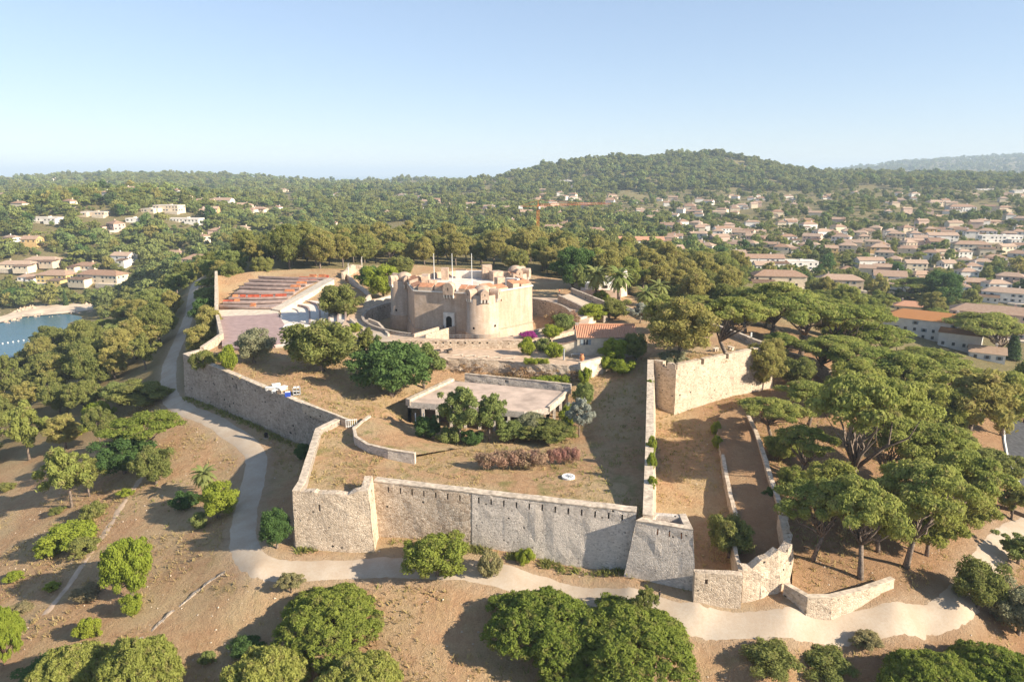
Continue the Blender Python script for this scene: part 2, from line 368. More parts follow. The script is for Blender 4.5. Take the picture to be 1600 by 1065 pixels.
# dry earth, straw and pine litter; the vertex attribute says which plants cover a place
m = Mat('dry_ground'); P_ = m.pos(); at = m.n('ShaderNodeAttribute', attribute_name='cover'); sp = m.n('ShaderNodeSeparateColor'); m.put(at.outputs['Color'], sp.inputs[0])
n1 = m.noise(P_, .11, 5); n2 = m.noise(P_, .9, 6, .7); n3 = m.noise(P_, 5.5, 4, .7); n4 = m.noise(P_, .35, 4, .6)
c = m.mix(m.ramp(n2, .3, .7), (.44, .25, .135), (.60, .395, .225))
c = m.mix(m.ramp(n1, .42, .62, 0, .8), c, (.54, .41, .24))
c = m.mix(m.math('MULTIPLY', m.ramp(n4, .52, .68), m.ramp(sp.outputs[2], .1, 1, .12, .85)), c, (.21, .23, .07))
c = m.mix(m.math('MULTIPLY', sp.outputs[1], m.ramp(n4, .3, .6, .55, 1)), c, (.37, .215, .12))
c = m.mix(m.math('MULTIPLY', sp.outputs[0], m.ramp(n2, .25, .6, .6, 1)), c, (.17, .165, .075))
c = m.mix(m.ramp(n3, .35, .7, .32, 0), c, (.19, .115, .065))
c = m.mix(m.ramp(m.noise(m.scale(P_, (1, .35, 1)), 1.7, 5, .75), .50, .66, 0, .3), c, (.25, .15, .085))
c = m.mix(m.ramp(m.noise(P_, 2.6, 3, .7), .60, .72, 0, .5), c, (.55, .45, .32))
c = m.mix(m.math('MULTIPLY', at.outputs['Alpha'], m.ramp(n2, .3, .65, .35, 1)), c, (.45, .34, .235))
M['ground'] = m.done(c, 1.0, m.bump(m.math('ADD', n3, m.math('MULTIPLY', n2, 1.5)), 1.0, .4), spec=.05)
m = Mat('pale_track'); P_ = m.pos(); n1 = m.noise(P_, .3, 5); n2 = m.noise(P_, 3, 5, .7)
c = m.mix(m.ramp(n1, .3, .7), (.40, .315, .235), (.47, .40, .32)); c = m.mix(m.ramp(n2, .4, .75, 0, .4), c, (.33, .23, .145))
M['path'] = m.done(c, 1.0, m.bump(n2, .4, .08), spec=.05)
M['pave'] = plain('terrace_earth', (.52, .38, .27), .12, .95, .6)
M['terrace'] = plain('flat_roof_screed', (.50, .385, .31), .14, .9, .35)
M['stage'] = plain('stage_boards', (.36, .255, .235), .1, .8, .5)
M['seat'] = plain('grey_mauve_tread', (.36, .27, .235), .14, .9, .7)
M['pale'] = plain('pale_limewash', (.60, .51, .40), .12, .9, .8)
M['white'] = plain('white_paint', (.78, .76, .72), .05, .7)
M['red'] = plain('red_bench_paint', (.50, .115, .06), .18, .7, .8)
M['orange'] = plain('orange_bench_paint', (.62, .26, .12), .18, .7, .8)
M['stone_front'] = masonry('rubble_brown_pale', (.40, .29, .20), (.74, .62, .49), (.58, .47, .36), 2.6, .25, stainamt=.2, contrast=.55)
M['stone_grey'] = masonry('coursed_grey_rubble', (.47, .41, .35), (.70, .62, .54), (.63, .56, .49), 3.2, .3, stainamt=.1)
M['stone_warm'] = masonry('warm_rubble', (.46, .36, .265), (.67, .555, .43), (.61, .51, .40), 2.4, .5, stainamt=.2)  # warm-toned rubble in the stone's own colour
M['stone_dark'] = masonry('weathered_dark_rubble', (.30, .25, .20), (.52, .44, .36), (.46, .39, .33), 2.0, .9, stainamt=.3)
M['coping'] = plain('worn_coping', (.56, .46, .355), .2, .95, 1.4)
M['soil_red'] = plain('red_earth', (.36, .18, .10), .2, 1, .8)
m = Mat('keep_render'); P_ = m.pos(); n1 = m.noise(m.scale(P_, (1, 1, .12)), .9, 5, .6); n2 = m.noise(P_, 3.2, 6, .7); n3 = m.noise(P_, .25, 3)
c = m.mix(m.ramp(n1, .3, .7), (.42, .30, .21), (.58, .44, .325)); c = m.mix(m.ramp(n2, .48, .72, 0, .5), c, (.29, .215, .165)); c = m.mix(m.ramp(n3, .5, .7, 0, .4), c, (.62, .51, .42)); kv = m.voro(m.scale(P_, (1, 1, 1.6)), 1.9); ks = m.n('ShaderNodeSeparateColor'); m.put(kv.outputs['Color'], ks.inputs[0]); c = m.mix(m.ramp(ks.outputs[0], .1, .9, .0, .3), c, (.30, .22, .17))
M['keep'] = m.done(c, .95, m.bump(n2, .5, .12), spec=.1)
M['keep_roof'] = plain('tower_plaster', (.50, .365, .27), .16, .9, 1.2)
M['tile_cap'] = plain('terracotta_slope', (.50, .235, .13), .18, .9, 1.2)
M['keep_floor'] = plain('lime_terrace', (.68, .60, .52), .1, .9, .5)
M['corbel'] = plain('white_corbel', (.68, .62, .54), .08, .9)
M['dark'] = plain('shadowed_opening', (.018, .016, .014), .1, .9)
M['wood'] = plain('grey_timber', (.16, .12, .09), .2, .9)
M['steel'] = plain('galvanised_steel', (.45, .46, .47), .1, .5, 2, .4, .4)
M['black'] = plain('black_plastic', (.02, .02, .022), .1, .6)
M['blue'] = plain('blue_plastic', (.03, .07, .36), .1, .5)
M['shutter'] = plain('grey_blue_shutter', (.24, .28, .31), .1, .7)
M['glass'] = plain('window_glass', (.035, .04, .05), .1, .15, 1, .5)
M['asphalt'] = plain('asphalt', (.075, .075, .08), .2, .9, 1)
M['crane'] = plain('crane_orange', (.62, .20, .03), .1, .5)
M['crane_red'] = plain('crane_red', (.58, .18, .08), .1, .5)
for k, c in dict(wwhite=(.72, .68, .62), wcream=(.68, .57, .42), wochre=(.60, .40, .18), wpink=(.62, .45, .36), wgold=(.66, .49, .20), wsand=(.58, .47, .35)).items(): M[k] = plain('plaster_'+k[1:], c, .06, .9, .6)
M['roof'] = roof_mat('canal_tiles', (.27, .15, .095), (.50, .37, .275)); M['roof_orange'] = roof_mat('lichen_orange_tiles', (.46, .20, .08), (.50, .235, .09)); M['roof_house'] = roof_mat('bright_canal_tiles', (.50, .25, .15), (.55, .29, .18))
M['bark'] = plain('grey_bark', (.22, .17, .135), .3, .95, 3); M['bark_red'] = plain('red_brown_bark', (.20, .12, .085), .3, .95, 3)
M['f_umb'] = foliage('stone_pine_needles', (0.226, 0.277, 0.068), (0.373, 0.379, 0.107), (0.373, 0.294, 0.147))
M['f_alep'] = foliage('aleppo_pine_needles', (.285, .275, .085), (.42, .37, .12), (.39, .285, .15))
M['f_olivepine'] = foliage('olive_pine_needles', (0.260, 0.288, 0.068), (0.362, 0.367, 0.096), (0.339, 0.271, 0.124))
M['f_bushpine'] = foliage('fresh_pine_needles', (.18, .235, .045), (.285, .315, .065), (.27, .23, .09))
M['f_oak'] = foliage('evergreen_oak_leaves', (.185, .215, .065), (.30, .30, .092), (.29, .25, .105))
M['f_fig'] = foliage('dark_fig_leaves', (0.084, 0.150, 0.048), (0.144, 0.216, 0.066))
M['f_lime'] = foliage('yellow_green_leaves', (.25, .31, .045), (.36, .39, .062), trans=.45)
M['f_grey'] = foliage('grey_olive_leaves', (0.264, 0.270, 0.162), (0.372, 0.360, 0.216))
M['f_silver'] = foliage('silver_leaves', (.38, .39, .32), (.45, .46, .38))
M['f_acacia'] = foliage('soft_green_leaves', (0.210, 0.258, 0.081), (0.319, 0.346, 0.122))
M['f_pink'] = foliage('pink_oleander', (.46, .23, .20), (.36, .29, .17), (.20, .22, .08))
M['f_magenta'] = foliage('magenta_bracts', (.38, .05, .26), (.46, .09, .32))
M['f_cyp'] = foliage('cypress_leaves', (0.048, 0.084, 0.030), (0.078, 0.114, 0.042), trans=.15)
M['f_palm'] = foliage('palm_fronds', (0.192, 0.240, 0.072), (0.312, 0.324, 0.120))
M['f_dry'] = foliage('dry_twigs', (0.360, 0.288, 0.168), (0.336, 0.312, 0.144))
M['f_far'] = foliage('distant_tree_leaves', (0.147, 0.219, 0.073), (0.325, 0.341, 0.114), trans=.25, patch=.8)
M['f_straw'] = foliage('straw', (.50, .38, .19), (.42, .35, .15))
M['f_red'] = foliage('dry_reddish_scrub', (0.312, 0.180, 0.108), (0.384, 0.288, 0.144))
m = Mat('sea_water'); P_ = m.pos(); n = m.noise(m.scale(P_, (.25, 1, 1)), .35, 4, .6)
M['sea'] = m.done(m.mix(m.noise(m.scale(P_, (.3, 1, 1)), .012, 3), (.05, .115, .155), (.07, .15, .19)), .22, m.bump(n, .35, .4), spec=.4)
M['sand'] = plain('pale_sand', (.60, .48, .36), .14, 1, .12)

# ------------------------------------------------------------------ ground, water, tracks
def grow(a, b, step, lo, hi, k):
    mid = list(np.arange(a, b+step, step)); s = step; x = mid[-1]
    while x < hi: s *= k; x += s; mid.append(x)
    s = step; x = a; left = []
    while x > lo: s *= k; x -= s; left.append(x)
    return np.array(left[::-1]+mid)
gx = grow(-150, 175, 1.6, -9000, 9000, 1.13); gy = grow(36, 290, 1.6, -60, 9500, 1.035)
XX, YY = np.meshgrid(gx, gy); ZZ = ext_h(XX, YY)
inside = inpoly(XX, YY, FORT); fd = polydist(XX, YY, FORT)
ZI = int_h(XX[inside], YY[inside]); t_ = ZZ[inside]
ZZ[inside] = np.where(fd[inside] > 1.2, np.minimum(t_, ZI-2.5), t_)
nx, ny = len(gx), len(gy)
V = np.c_[XX.ravel(), YY.ravel(), ZZ.ravel()]
ii = (np.arange(ny-1)[:, None]*nx + np.arange(nx-1)[None, :]).ravel()
Q = np.c_[ii, ii+1, ii+1+nx, ii+nx]
me = bpy.data.meshes.new('ground'); me.vertices.add(len(V)); me.vertices.foreach_set('co', V.ravel().astype(np.float32))
me.loops.add(len(Q)*4); me.loops.foreach_set('vertex_index', Q.ravel().astype(np.int32)); me.polygons.add(len(Q)); me.polygons.foreach_set('loop_start', np.arange(0, len(Q)*4, 4, dtype=np.int32))
me.polygons.foreach_set('use_smooth', np.ones(len(Q), bool)); me.update(calc_edges=True)
def cover(me, f):
    n = len(me.vertices); co = np.empty(n*3, np.float32); me.vertices.foreach_get('co', co); co = co.reshape(-1, 3)
    c = np.zeros((n, 4), np.float32); f(co, c)
    me.color_attributes.new('cover', 'FLOAT_COLOR', 'POINT').data.foreach_set('color', c.ravel())
def cov_ext(co, c):
    x, y, z = co.T; far = np.clip((np.hypot(x, y)-225)/60, 0, 1); lw = np.clip((-x-62)/14, 0, 1)*np.clip((y-150)/25, 0, 1)
    c[:, 0] = np.maximum(far, lw*.8)
    c[:, 1] = np.clip((x-38)/10, 0, 1)*np.clip((y-60)/10, 0, 1)*(1-far)*.9 + np.clip((75-y)/15, 0, 1)*.35
    c[:, 3] = np.clip(1-(polydist(x, y, PATH, False)-1.6)/3.2, 0, 1)
    c[:, 2] = np.clip(1-np.abs(polydist(x, y, PATH, False)-4)/4, 0, 1)*.5
cover(me, cov_ext)
struct('ground', me, M['ground'])
def cov_int(co, c):
    x, y, z = co.T; c[:, 2] = np.clip((128-y)/12, 0, 1)*.75*np.clip((30-x)/10, 0, 1) + .1
KEEPCIRC = [(KC[0]+31.0*math.cos(t*math.pi/24), KC[1]+31.0*math.sin(t*math.pi/24)) for t in range(48)]
me = sheet('fort_lawn', FORT, 1.7, int_h, holes=[KEEPCIRC]); cover(me, cov_int); struct('fort_lawn', me, M['ground'])

sea_me = mesh_from('sea', [(-60000, -300, -50), (60000, -300, -50), (60000, 45000, -50), (-60000, 45000, -50)], [(0, 1, 2, 3)])
struct('sea', sea_me, M['sea'])
def strip(pts, hw):
    """ribbon polygon about a centre line"""
    L = []; Rr = []
    for i, p in enumerate(pts):
        a = pts[max(i-1, 0)]; b = pts[min(i+1, len(pts)-1)]; dx, dy = b[0]-a[0], b[1]-a[1]; l = math.hypot(dx, dy)+1e-9
        h = hw[i] if isinstance(hw, (list, tuple)) else hw
        L.append((p[0]-dy/l*h, p[1]+dx/l*h)); Rr.append((p[0]+dy/l*h, p[1]-dx/l*h))
    return L + Rr[::-1]
def smooth_line(pts, n=6):
    out = []
    for i in range(len(pts)-1):
        p0, p1, p2, p3 = [np.array(pts[min(max(i+k, 0), len(pts)-1)][:2]) for k in (-1, 0, 1, 2)]
        for k in range(n):
            t = k/n; out.append(tuple(.5*((2*p1)+(-p0+p2)*t+(2*p0-5*p1+4*p2-p3)*t*t+(-p0+3*p1-3*p2+p3)*t**3)))
    return out+[tuple(pts[-1][:2])]
pl = smooth_line(PATH, 8)
hw = [2.5 + .35*float(vnoise(i*.33, 2.2, 4)) for i in range(len(pl))]
def lay(poly, line, half, lift=.09):
    return lambda x, y: ext_h(x, y)+lift-.30*np.clip((polydist(x, y, line, False)-half+.5+fbm(x/2.6, y/2.6, 17)*.8)/1.5, 0, 1)
struct('gravel_path', sheet('gravel_path', strip(pl, hw), .8, lay(pl, pl, 2.1)), M['path'])
# a foot track down the left slope, and the lane on the right
tr = smooth_line([G(*p)[:2] for p in [(70,960),(95,930),(130,880),(165,830),(200,775),(235,730)]], 5)
struct('foot_track', sheet('foot_track', strip(tr, .8), .5, lay(tr, tr, .75, .06)), M['pave'])
rd = smooth_line([G(*p)[:2] for p in [(1640,800),(1605,740),(1592,700),(1588,672),(1575,652),(1545,640)]], 6)
struct('asphalt_road', sheet('asphalt_road', strip(rd, 3.4), 1.4, lambda x, y: ext_h(x, y)+.16), M['asphalt'])
edge = strip(rd, 2.9)[:len(rd)]
struct('road_line', sheet('road_line', strip(edge, .17), .8, lambda x, y: ext_h(x, y)+.20), M['white'])
bch = [W(px, py, -49.3) for px, py in [(-30,506),(0,503),(37,494),(97,489),(152,484),(165,478),(150,471),(100,476),(60,478),(35,484),(0,494),(-30,494)]]
struct('sandy_beach', sheet('sandy_beach', bch, 7, lambda x, y: np.maximum(ext_h(x, y), -49.9)+.35), M['sand'])

# ------------------------------------------------------------------ walls of the fort
def nrm(a, b):
    dx, dy = b[0]-a[0], b[1]-a[1]; l = math.hypot(dx, dy)+1e-9; return (dy/l, -dx/l)
def wall(pts, thick, batter=.08, holes=(), step=1.6, rough=.1, inner=None, jag=.06, closed=False):
    """masonry wall along a polyline; its outer face is on the right of the walk. pts = (x, y, top, foot); holes = (s0, s1, d0, d1, depth)"""
    mb = MB(); n = len(pts); NV = []
    for i in range(n):
        if closed: pa, pb, pc = pts[i-1], pts[i], pts[(i+1) % n]
        else: pa, pb, pc = pts[max(i-1, 0)], pts[i], pts[min(i+1, n-1)]
        n1 = nrm(pa, pb) if pa is not pb else nrm(pb, pc); n2 = nrm(pb, pc) if pc is not pb else n1
        mx, my = n1[0]+n2[0], n1[1]+n2[1]; k = 2/max(mx*mx+my*my, .5); NV.append((mx*k, my*k))
    s0 = 0
    for i in range(n if closed else n-1):
        a, b = pts[i], pts[(i+1) % n]; na, nb = NV[i], NV[(i+1) % n]; L = math.hypot(b[0]-a[0], b[1]-a[1]); nn = nrm(a, b)
        hs = [(h[0]-s0, h[1]-s0, h[2], h[3], h[4]) for h in holes if h[0]-s0 > .05 and h[1]-s0 < L-.05]
        ss = sorted(set([round(L*k/max(1, int(L/step)), 3) for k in range(max(1, int(L/step))+1)]+[x for h in hs for x in (h[0], h[1])]))
        dr = sorted(set([0.0, .7, 1.9, 3.0]+[x for h in hs for x in (h[2], h[3]) if x < 3]))
        Hm = min(a[2]-a[3], b[2]-b[3]); dr = [d for d in dr if d < Hm-.3 or d == 0]; nb_rows = max(1, int((Hm-dr[-1])/1.8))
        def P(s, d, fr):
            t = s/L; H = (a[2]-a[3])*(1-t)+(b[2]-b[3])*t; dd = d + (H-d)*fr
            nx_, ny_ = na[0]*(1-t)+nb[0]*t, na[1]*(1-t)+nb[1]*t; o = batter*dd
            x = a[0]+(b[0]-a[0])*t+nx_*o; y = a[1]+(b[1]-a[1])*t+ny_*o; z = a[2]*(1-t)+b[2]*t-dd
            w = rough*(float(vnoise(x*.9+y*.7, z*.9+y*.2, 11))-.5)*2
            if d == 0 and fr == 0: z += jag*2*(float(vnoise(x*1.1, y*1.1, 12))-.5)*2
            return (x+nn[0]*w, y+nn[1]*w, z)
        rows = [(d, 0) for d in dr]+[(dr[-1], (k+1)/nb_rows) for k in range(nb_rows)]
        grid = [[P(s, d, f) for (d, f) in rows] for s in ss]
        for p in range(len(ss)-1):
            for q in range(len(rows)-1):
                c4 = [grid[p][q], grid[p][q+1], grid[p+1][q+1], grid[p+1][q]]
                hit = None
                if rows[q+1][1] == 0:
                    for h in hs:
                        if ss[p] >= h[0]-1e-4 and ss[p+1] <= h[1]+1e-4 and rows[q][0] >= h[2]-1e-4 and rows[q+1][0] <= h[3]+1e-4: hit = h
                if hit:
                    k4 = [(v[0]-nn[0]*hit[4], v[1]-nn[1]*hit[4], v[2]) for v in c4]
                    mb.add(c4+k4, [(4, 5, 6, 7), (0, 1, 5, 4), (1, 2, 6, 5), (2, 3, 7, 6), (3, 0, 4, 7)])
                else: mb.quad(*c4)
        # crown and back
        I = []
        for s, col in zip(ss, grid):
            t = s/L; nx_, ny_ = na[0]*(1-t)+nb[0]*t, na[1]*(1-t)+nb[1]*t
            I.append((a[0]+(b[0]-a[0])*t-nx_*thick, a[1]+(b[1]-a[1])*t-ny_*thick, col[0][2]))
        for p in range(len(ss)-1):
            zb = [inner if inner is not None else (a[3]*(1-ss[k]/L)+b[3]*ss[k]/L) for k in (p, p+1)]
            mb.quad(grid[p][0], grid[p+1][0], I[p+1], I[p])
            mb.quad(I[p], I[p+1], (I[p+1][0], I[p+1][1], zb[1]), (I[p][0], I[p][1], zb[0]))
        if not closed:
            for e, col in ((0, 0), (n-2, -1)):
                if i == e:
                    q = I[col]; zb = (a, b)[0 if col == 0 else 1][3]
                    f = [v for v in grid[col]]+[(q[0], q[1], zb), q]; mb.add(f, [tuple(range(len(f)))])
        s0 += L
    return mb
def coping(pts, thick, h=.16, over=.1):
    return wall([(p[0], p[1], p[2]+h, p[2]-.02) for p in pts], thick+over, 0, (), 1.6, .05, None, .03)
def out(pts, o):    # push a line outwards a little
    return [(p[0]+nrm(pts[max(i-1, 0)], pts[min(i+1, len(pts)-1)])[0]*o, p[1]+nrm(pts[max(i-1, 0)], pts[min(i+1, len(pts)-1)])[1]*o)+tuple(p[2:]) for i, p in enumerate(pts)]
def wall_thing(name, label, pts, thick, mat, batter=.08, holes=(), cap=True, **kw):
    t = thing(name, label, 'wall', (pts[0][0], pts[0][1], 0)); o = wall(pts, thick, batter, holes, **kw).build('masonry', mat, t)
    o.location = (-pts[0][0], -pts[0][1], 0)
    if cap:
        o = coping(out(pts, .05), thick).build('coping', M['coping'], t); o.location = (-pts[0][0], -pts[0][1], 0)
    return t
def E(c, zb, zt=None): p = PT[c]; return (p[0], p[1], p[2] if zt is None else zt, zb)
def slits(L, s0, s1, gap, d0=.55, d1=1.55, w=.26, depth=.7):
    return [(s, s+w, d0, d1, depth) for s in np.arange(s0, s1, gap)]
dist2 = lambda a, b: math.hypot(a[0]-b[0], a[1]-b[1])
# outer faces are on the right when walking a..q, so walk it backwards where needed
LJK = dist2(PT['j'], PT['k']); mid = tuple(PT['j'][i]+(PT['k'][i]-PT['j'][i])*.40 for i in range(3))
wall_thing('curtain_wall', 'brown rubble stretch of the front curtain wall beside the sunlit left bastion', [E('j', -16.6), (*mid, -16.6)], 1.5, M['stone_front'], .07, slits(LJK, 2.5, LJK*.4-1, 2.0))
m2 = (mid[0]+nrm(PT['j'], PT['k'])[0]*.06, mid[1]+nrm(PT['j'], PT['k'])[1]*.06, mid[2])
wall_thing('curtain_wall', 'pale grey coursed stretch of the front curtain wall next to the sloping buttress tower', [(*m2, -16.6), E('k', -16.6)], 1.5, M['stone_grey'], .07, slits(LJK, .9, LJK*.6-1, 2.0))
wall_thing('bastion_wall', 'sunlit left front bastion face with flat pale stone and a stepped corner', [E('i', -16.8), (W(542,772,-6.1)+(-6.1, -16.6)), (W(575,767,-5.6)+(-5.4, -16.6)), E('j', -16.6, -5.1)], 1.3, M['stone_warm'], .06, [(4, 4.4, 1.9, 3.0, .4)], cap=False, jag=.14)
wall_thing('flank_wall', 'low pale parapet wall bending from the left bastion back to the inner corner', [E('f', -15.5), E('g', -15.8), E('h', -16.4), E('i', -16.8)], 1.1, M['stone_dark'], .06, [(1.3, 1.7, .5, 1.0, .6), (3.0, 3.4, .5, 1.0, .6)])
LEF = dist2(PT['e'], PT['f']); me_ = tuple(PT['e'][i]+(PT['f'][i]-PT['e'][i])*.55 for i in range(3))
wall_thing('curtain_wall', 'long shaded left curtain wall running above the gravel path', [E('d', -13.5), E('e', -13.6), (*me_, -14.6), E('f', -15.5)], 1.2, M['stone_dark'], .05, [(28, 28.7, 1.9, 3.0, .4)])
wall_thing('retaining_wall', 'thin pale wall along the left edge of the open-air theatre', [E('a', -11, 5.2), E('b', -12.5, -.3), E('c', -12.8, -.6), E('d', -13.2, -1.2)], .9, M['stone_warm'], .05)
wall_thing('rampart_wall', 'long thin lit wall between the lawn lane and the dry ditch', [E('l', -16.6), (W(1021,700,-3.4)+(-3.4, -14.6)), E('m', -13.2)], 1.3, M['stone_warm'], .09, inner=-9, jag=.16)
# right bastion with its gun gaps
BA = [E('m', -13.2, -1.3), E('n', -13, -1.4), E('o', -12.6, -1.4), (PT['p'][0], PT['p'][1], -1.4, -8)]
bt = wall_thing('bastion_wall', 'big sunlit right bastion with notched parapet under the pines', BA, 1.4, M['stone_warm'], .07, cap=False)
def merlons(t, a, b, spans, z0, h, thick, mat):
    L = dist2(a, b); d = ((b[0]-a[0])/L, (b[1]-a[1])/L); nn = nrm(a, b); org = t.location
    for s, e in spans:
        poly = []
        for ss_, oo in ((s, .02), (e, .02), (e, -thick), (s, -thick)): poly.append((a[0]+d[0]*ss_*L+nn[0]*oo-org[0], a[1]+d[1]*ss_*L+nn[1]*oo-org[1]))
        MB().prism(poly, z0-.05, z0+h).build('merlon', mat, t)
merlons(bt, PT['m'], PT['n'], [(.0, .42), (.60, .97)], -1.4, 1.25, 1.3, M['stone_warm'])
merlons(bt, PT['n'], PT['o'], [(.01, .235), (.265, .485), (.515, .755), (.785, .995)], -1.4, 1.25, 1.3, M['stone_warm'])
merlons(bt, PT['o'], PT['p'], [(.03, .97)], -1.4, 1.25, 1.0, M['stone_warm'])
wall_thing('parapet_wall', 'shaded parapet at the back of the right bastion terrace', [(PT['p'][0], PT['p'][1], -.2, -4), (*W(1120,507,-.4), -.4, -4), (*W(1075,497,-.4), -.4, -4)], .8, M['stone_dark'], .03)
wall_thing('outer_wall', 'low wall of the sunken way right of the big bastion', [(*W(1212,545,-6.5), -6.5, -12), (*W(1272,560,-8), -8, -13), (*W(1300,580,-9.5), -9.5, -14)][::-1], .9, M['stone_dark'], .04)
# sloping buttress tower at the front
tw = [(*W(1021,800,-6.2), -6.2, -14), (*W(994,814,-6.6), -6.6, -17), (*W(1083,828,-6.6), -6.6, -17), (*W(1071,803,-6.3), -6.3, -16)]
tt = wall_thing('buttress_tower', 'sloping grey stone buttress tower at the right end of the front wall', tw, .9, M['stone_grey'], .075, slits(9, 6.5, 12.5, 1.6, .6, 1.6, .2), inner=-9, closed=True)
MB().prism([(p[0]-tt.location[0], p[1]-tt.location[1]) for p in tw], -9, -7.4).build('platform', M['soil_red'], tt)
# ditch walls
LW = [(*W(1086,894,-11.5), -11.5, -17.5), (*W(1161,898,-11.6), -11.6, -17.5)]
wall_thing('ditch_wall', 'low straight pale wall closing the ditch beside the buttress tower', LW, 1.0, M['stone_warm'], .06, [(1.4, 1.8, .9, 1.6, .5)], cap=False, jag=.08)
RG = [(*W(1161,884,-10.9), -10.9, -17.5), (*W(1190,878,-10.6), -10.6, -17.4), (*W(1217,869,-10.2), -10.2, -17.2), (*W(1237,855,-9.8), -9.8, -16.8), (*W(1238,842,-10.2), -10.2, -16.5), (*W(1228,805,-10.9), -10.9, -16)]
wall_thing('ruined_wall', 'ragged broken wall rounding the end of the ditch', RG, 1.2, M['stone_warm'], .09, cap=False, jag=.5, rough=.35, step=1.0)
CS = [(x, y, z, z-3.2) for x, y, z in [N(1228,805,-12.2), N(1207,745,-11.6), N(1193,700,-10.9), N(1183,672,-10.5), N(1172,650,-10.2)]]
wall_thing('counterscarp_wall', 'thin crooked wall at the foot of the umbrella pines', CS, .7, M['stone_warm'], .05, jag=.25, rough=.2)
MW = [(x, y, z, z-3) for x, y, z in [N(1148,808,-13), N(1139,775,-12.7), N(1131,735,-12.2), N(1124,695,-11.7), N(1119,665,-11.2), N(1126,650,-11), N(1158,640,-10.8)]]
wall_thing('ditch_wall', 'low crumbling wall splitting the ditch into two strips', MW[::-1], .6, M['stone_warm'], .05, jag=.22, rough=.2)
RW = [(*W(1225,913,-14.2), -14.2, -18), (*W(1262,934,-14.3), -14.3, -18), (*W(1300,934,-14.4), -14.4, -18), (*W(1350,922,-14.6), -14.6, -18.2), (*W(1398,905,-15), -15, -18.5)]
wall_thing('dry_stone_wall', 'curving dry stone retaining wall below the front umbrella pines', RW, .7, M['stone_warm'], .05, jag=.12)
strip_poly = [p[:2] for p in MW]+[p[:2] for p in CS[::-1]]+[p[:2] for p in RG[::-1]]
strip_poly = [p[:2] for p in MW] + [N(1172,650,-10.2)[:2], N(1183,672,-10.5)[:2], N(1193,700,-10.9)[:2], N(1207,745,-11.6)[:2], N(1228,805,-12.2)[:2], N(1236,852,-11)[:2], N(1217,866,-11)[:2], N(1163,882,-11.5)[:2]]
me = sheet('ditch_terrace', strip_poly, 1.5, lambda x, y: ext_h(x, y)+1.5); cover(me, lambda co, c: c.__setitem__((slice(None), 1), .75)); struct('ditch_terrace', me, M['ground'])
back = [(*N(1161,890,-11.4)[:2], -11.4, -17), (*N(1150,845,-12)[:2], -12.2, -16.5), (*N(1148,808,-13)[:2], -13, -16)]
wall_thing('ditch_wall', 'short rough wall behind the round bushy tree in the ditch', back, .6, M['stone_warm'], .03, jag=.2, cap=False)
rp = [(x, y, z+1.4, z-2) for x, y, z in [N(1245,870,-15.5), N(1262,905,-15.8), N(1300,915,-15.8), N(1345,905,-15.9), N(1395,890,-16.2)]]
# inner low walls
wall_thing('low_wall', 'low inner wall running beside the left rampart towards the small gate', [(*W(472,630,-4.0), -4.0, -6), (*W(546,657,-5.2), -5.2, -7.5)], .45, M['stone_warm'], .02)
# ------------------------------------------------------------------ earth mound with its curved wall
mound = [N(551,671,-6.0), N(554,685,-6.0), N(573,697,-6.0), N(606,705,-6.0), N(648,711,-6.1)]
mp = mound + [N(720,700,-8.9), N(690,688,-9.6), N(640,672,-9.8), N(615,655,-7.4), N(576,651,-5.8)]
mz = RBF(mp + [N(600,680,-6.1), N(590,665,-5.9), N(640,690,-6.9)], lambda x, y: (x*.1, y*.1))
me = sheet('earth_mound', [p[:2] for p in mp], 1.2, lambda x, y: mz(x, y)+.05); cover(me, lambda co, c: c.__setitem__((slice(None), 2), .9)); struct('earth_mound', me, M['ground'])
wall_thing('curved_wall', 'low curved stone wall holding the grassy mound on the lawn', [(p[0], p[1], p[2]+.25, -8.8) for p in ([N(576,651,-5.8)]+mound)], .5, M['stone_grey'], .04, jag=.1)
gt = thing('iron_gate', 'small pale iron gate between the low wall and the mound', 'gate', W3(549, 668, -6.6))
for k in range(6): MB().box((-1.0+k*.4, .1*k, 0), (.09, .09, 1.7), .2).build('bar', M['white'], gt)
for z in (.2, 1.5): MB().box((0, .25, z), (2.2, .07, .09), .24).build('rail', M['white'], gt)
# ------------------------------------------------------------------ terraces below the keep
platform = [(-40.5, 171.3), (3.0, 171.3), (8, 174.5), (21, 186), (24, 204), (20, 232), (-10, 239), (-44, 230), (-50, 206), (-48, 184)]
court = [W(562,546,-2), W(640,556,-2), W(780,563,-2), W(905,573,-2), W(940,568,-2), W(1005,545,-2), W(1005,515,-2), (26, 195), (20, 180), (3, 173), (-41, 173), (-44, 178)]
PLATEAUS += [(court, -2.0), (platform, 0.0)]
t = thing('court_terrace', 'sandy terrace court in front of the keep on its rubble retaining wall', 'terrace', (0, 0, 0))
fr = court[::-1]
wall([(p[0], p[1], -2.0, -7.5) for p in [W(545,538,-2), *court[:6]]], .8, .12, (), 1.4, .3, None, .1).build('retaining_masonry', M['stone_front'], t)
link('court_floor', sheet('court_floor', court, 2.0, lambda x, y: x*0-2.05+fbm(x/5, y/5, 8)*.12), M['pave'], t)
lw = [(*W(726,585,-4.0), -3.9, -6), (*W(800,592,-4.0), -3.9, -6), (*W(892,601,-4), -4.0, -6)]
wall_thing('low_wall', 'rubble wall along the back edge of the flat roof terrace', lw, .5, M['stone_grey'], .03, [(10.0, 10.9, .5, 1.2, .2), (11.6, 12.5, .5, 1.2, .2)], jag=.15)
wall_thing('court_flank_wall', 'tall bright wall end at the right corner of the court terrace', [(*W(907,574,-2), -1.0, -8), (*W(940,567,-2), -.8, -7)], .8, M['pale'], .1)
t = thing('moat_platform', 'raised stone platform around the keep with its dry moat', 'terrace', (0, 0, 0))
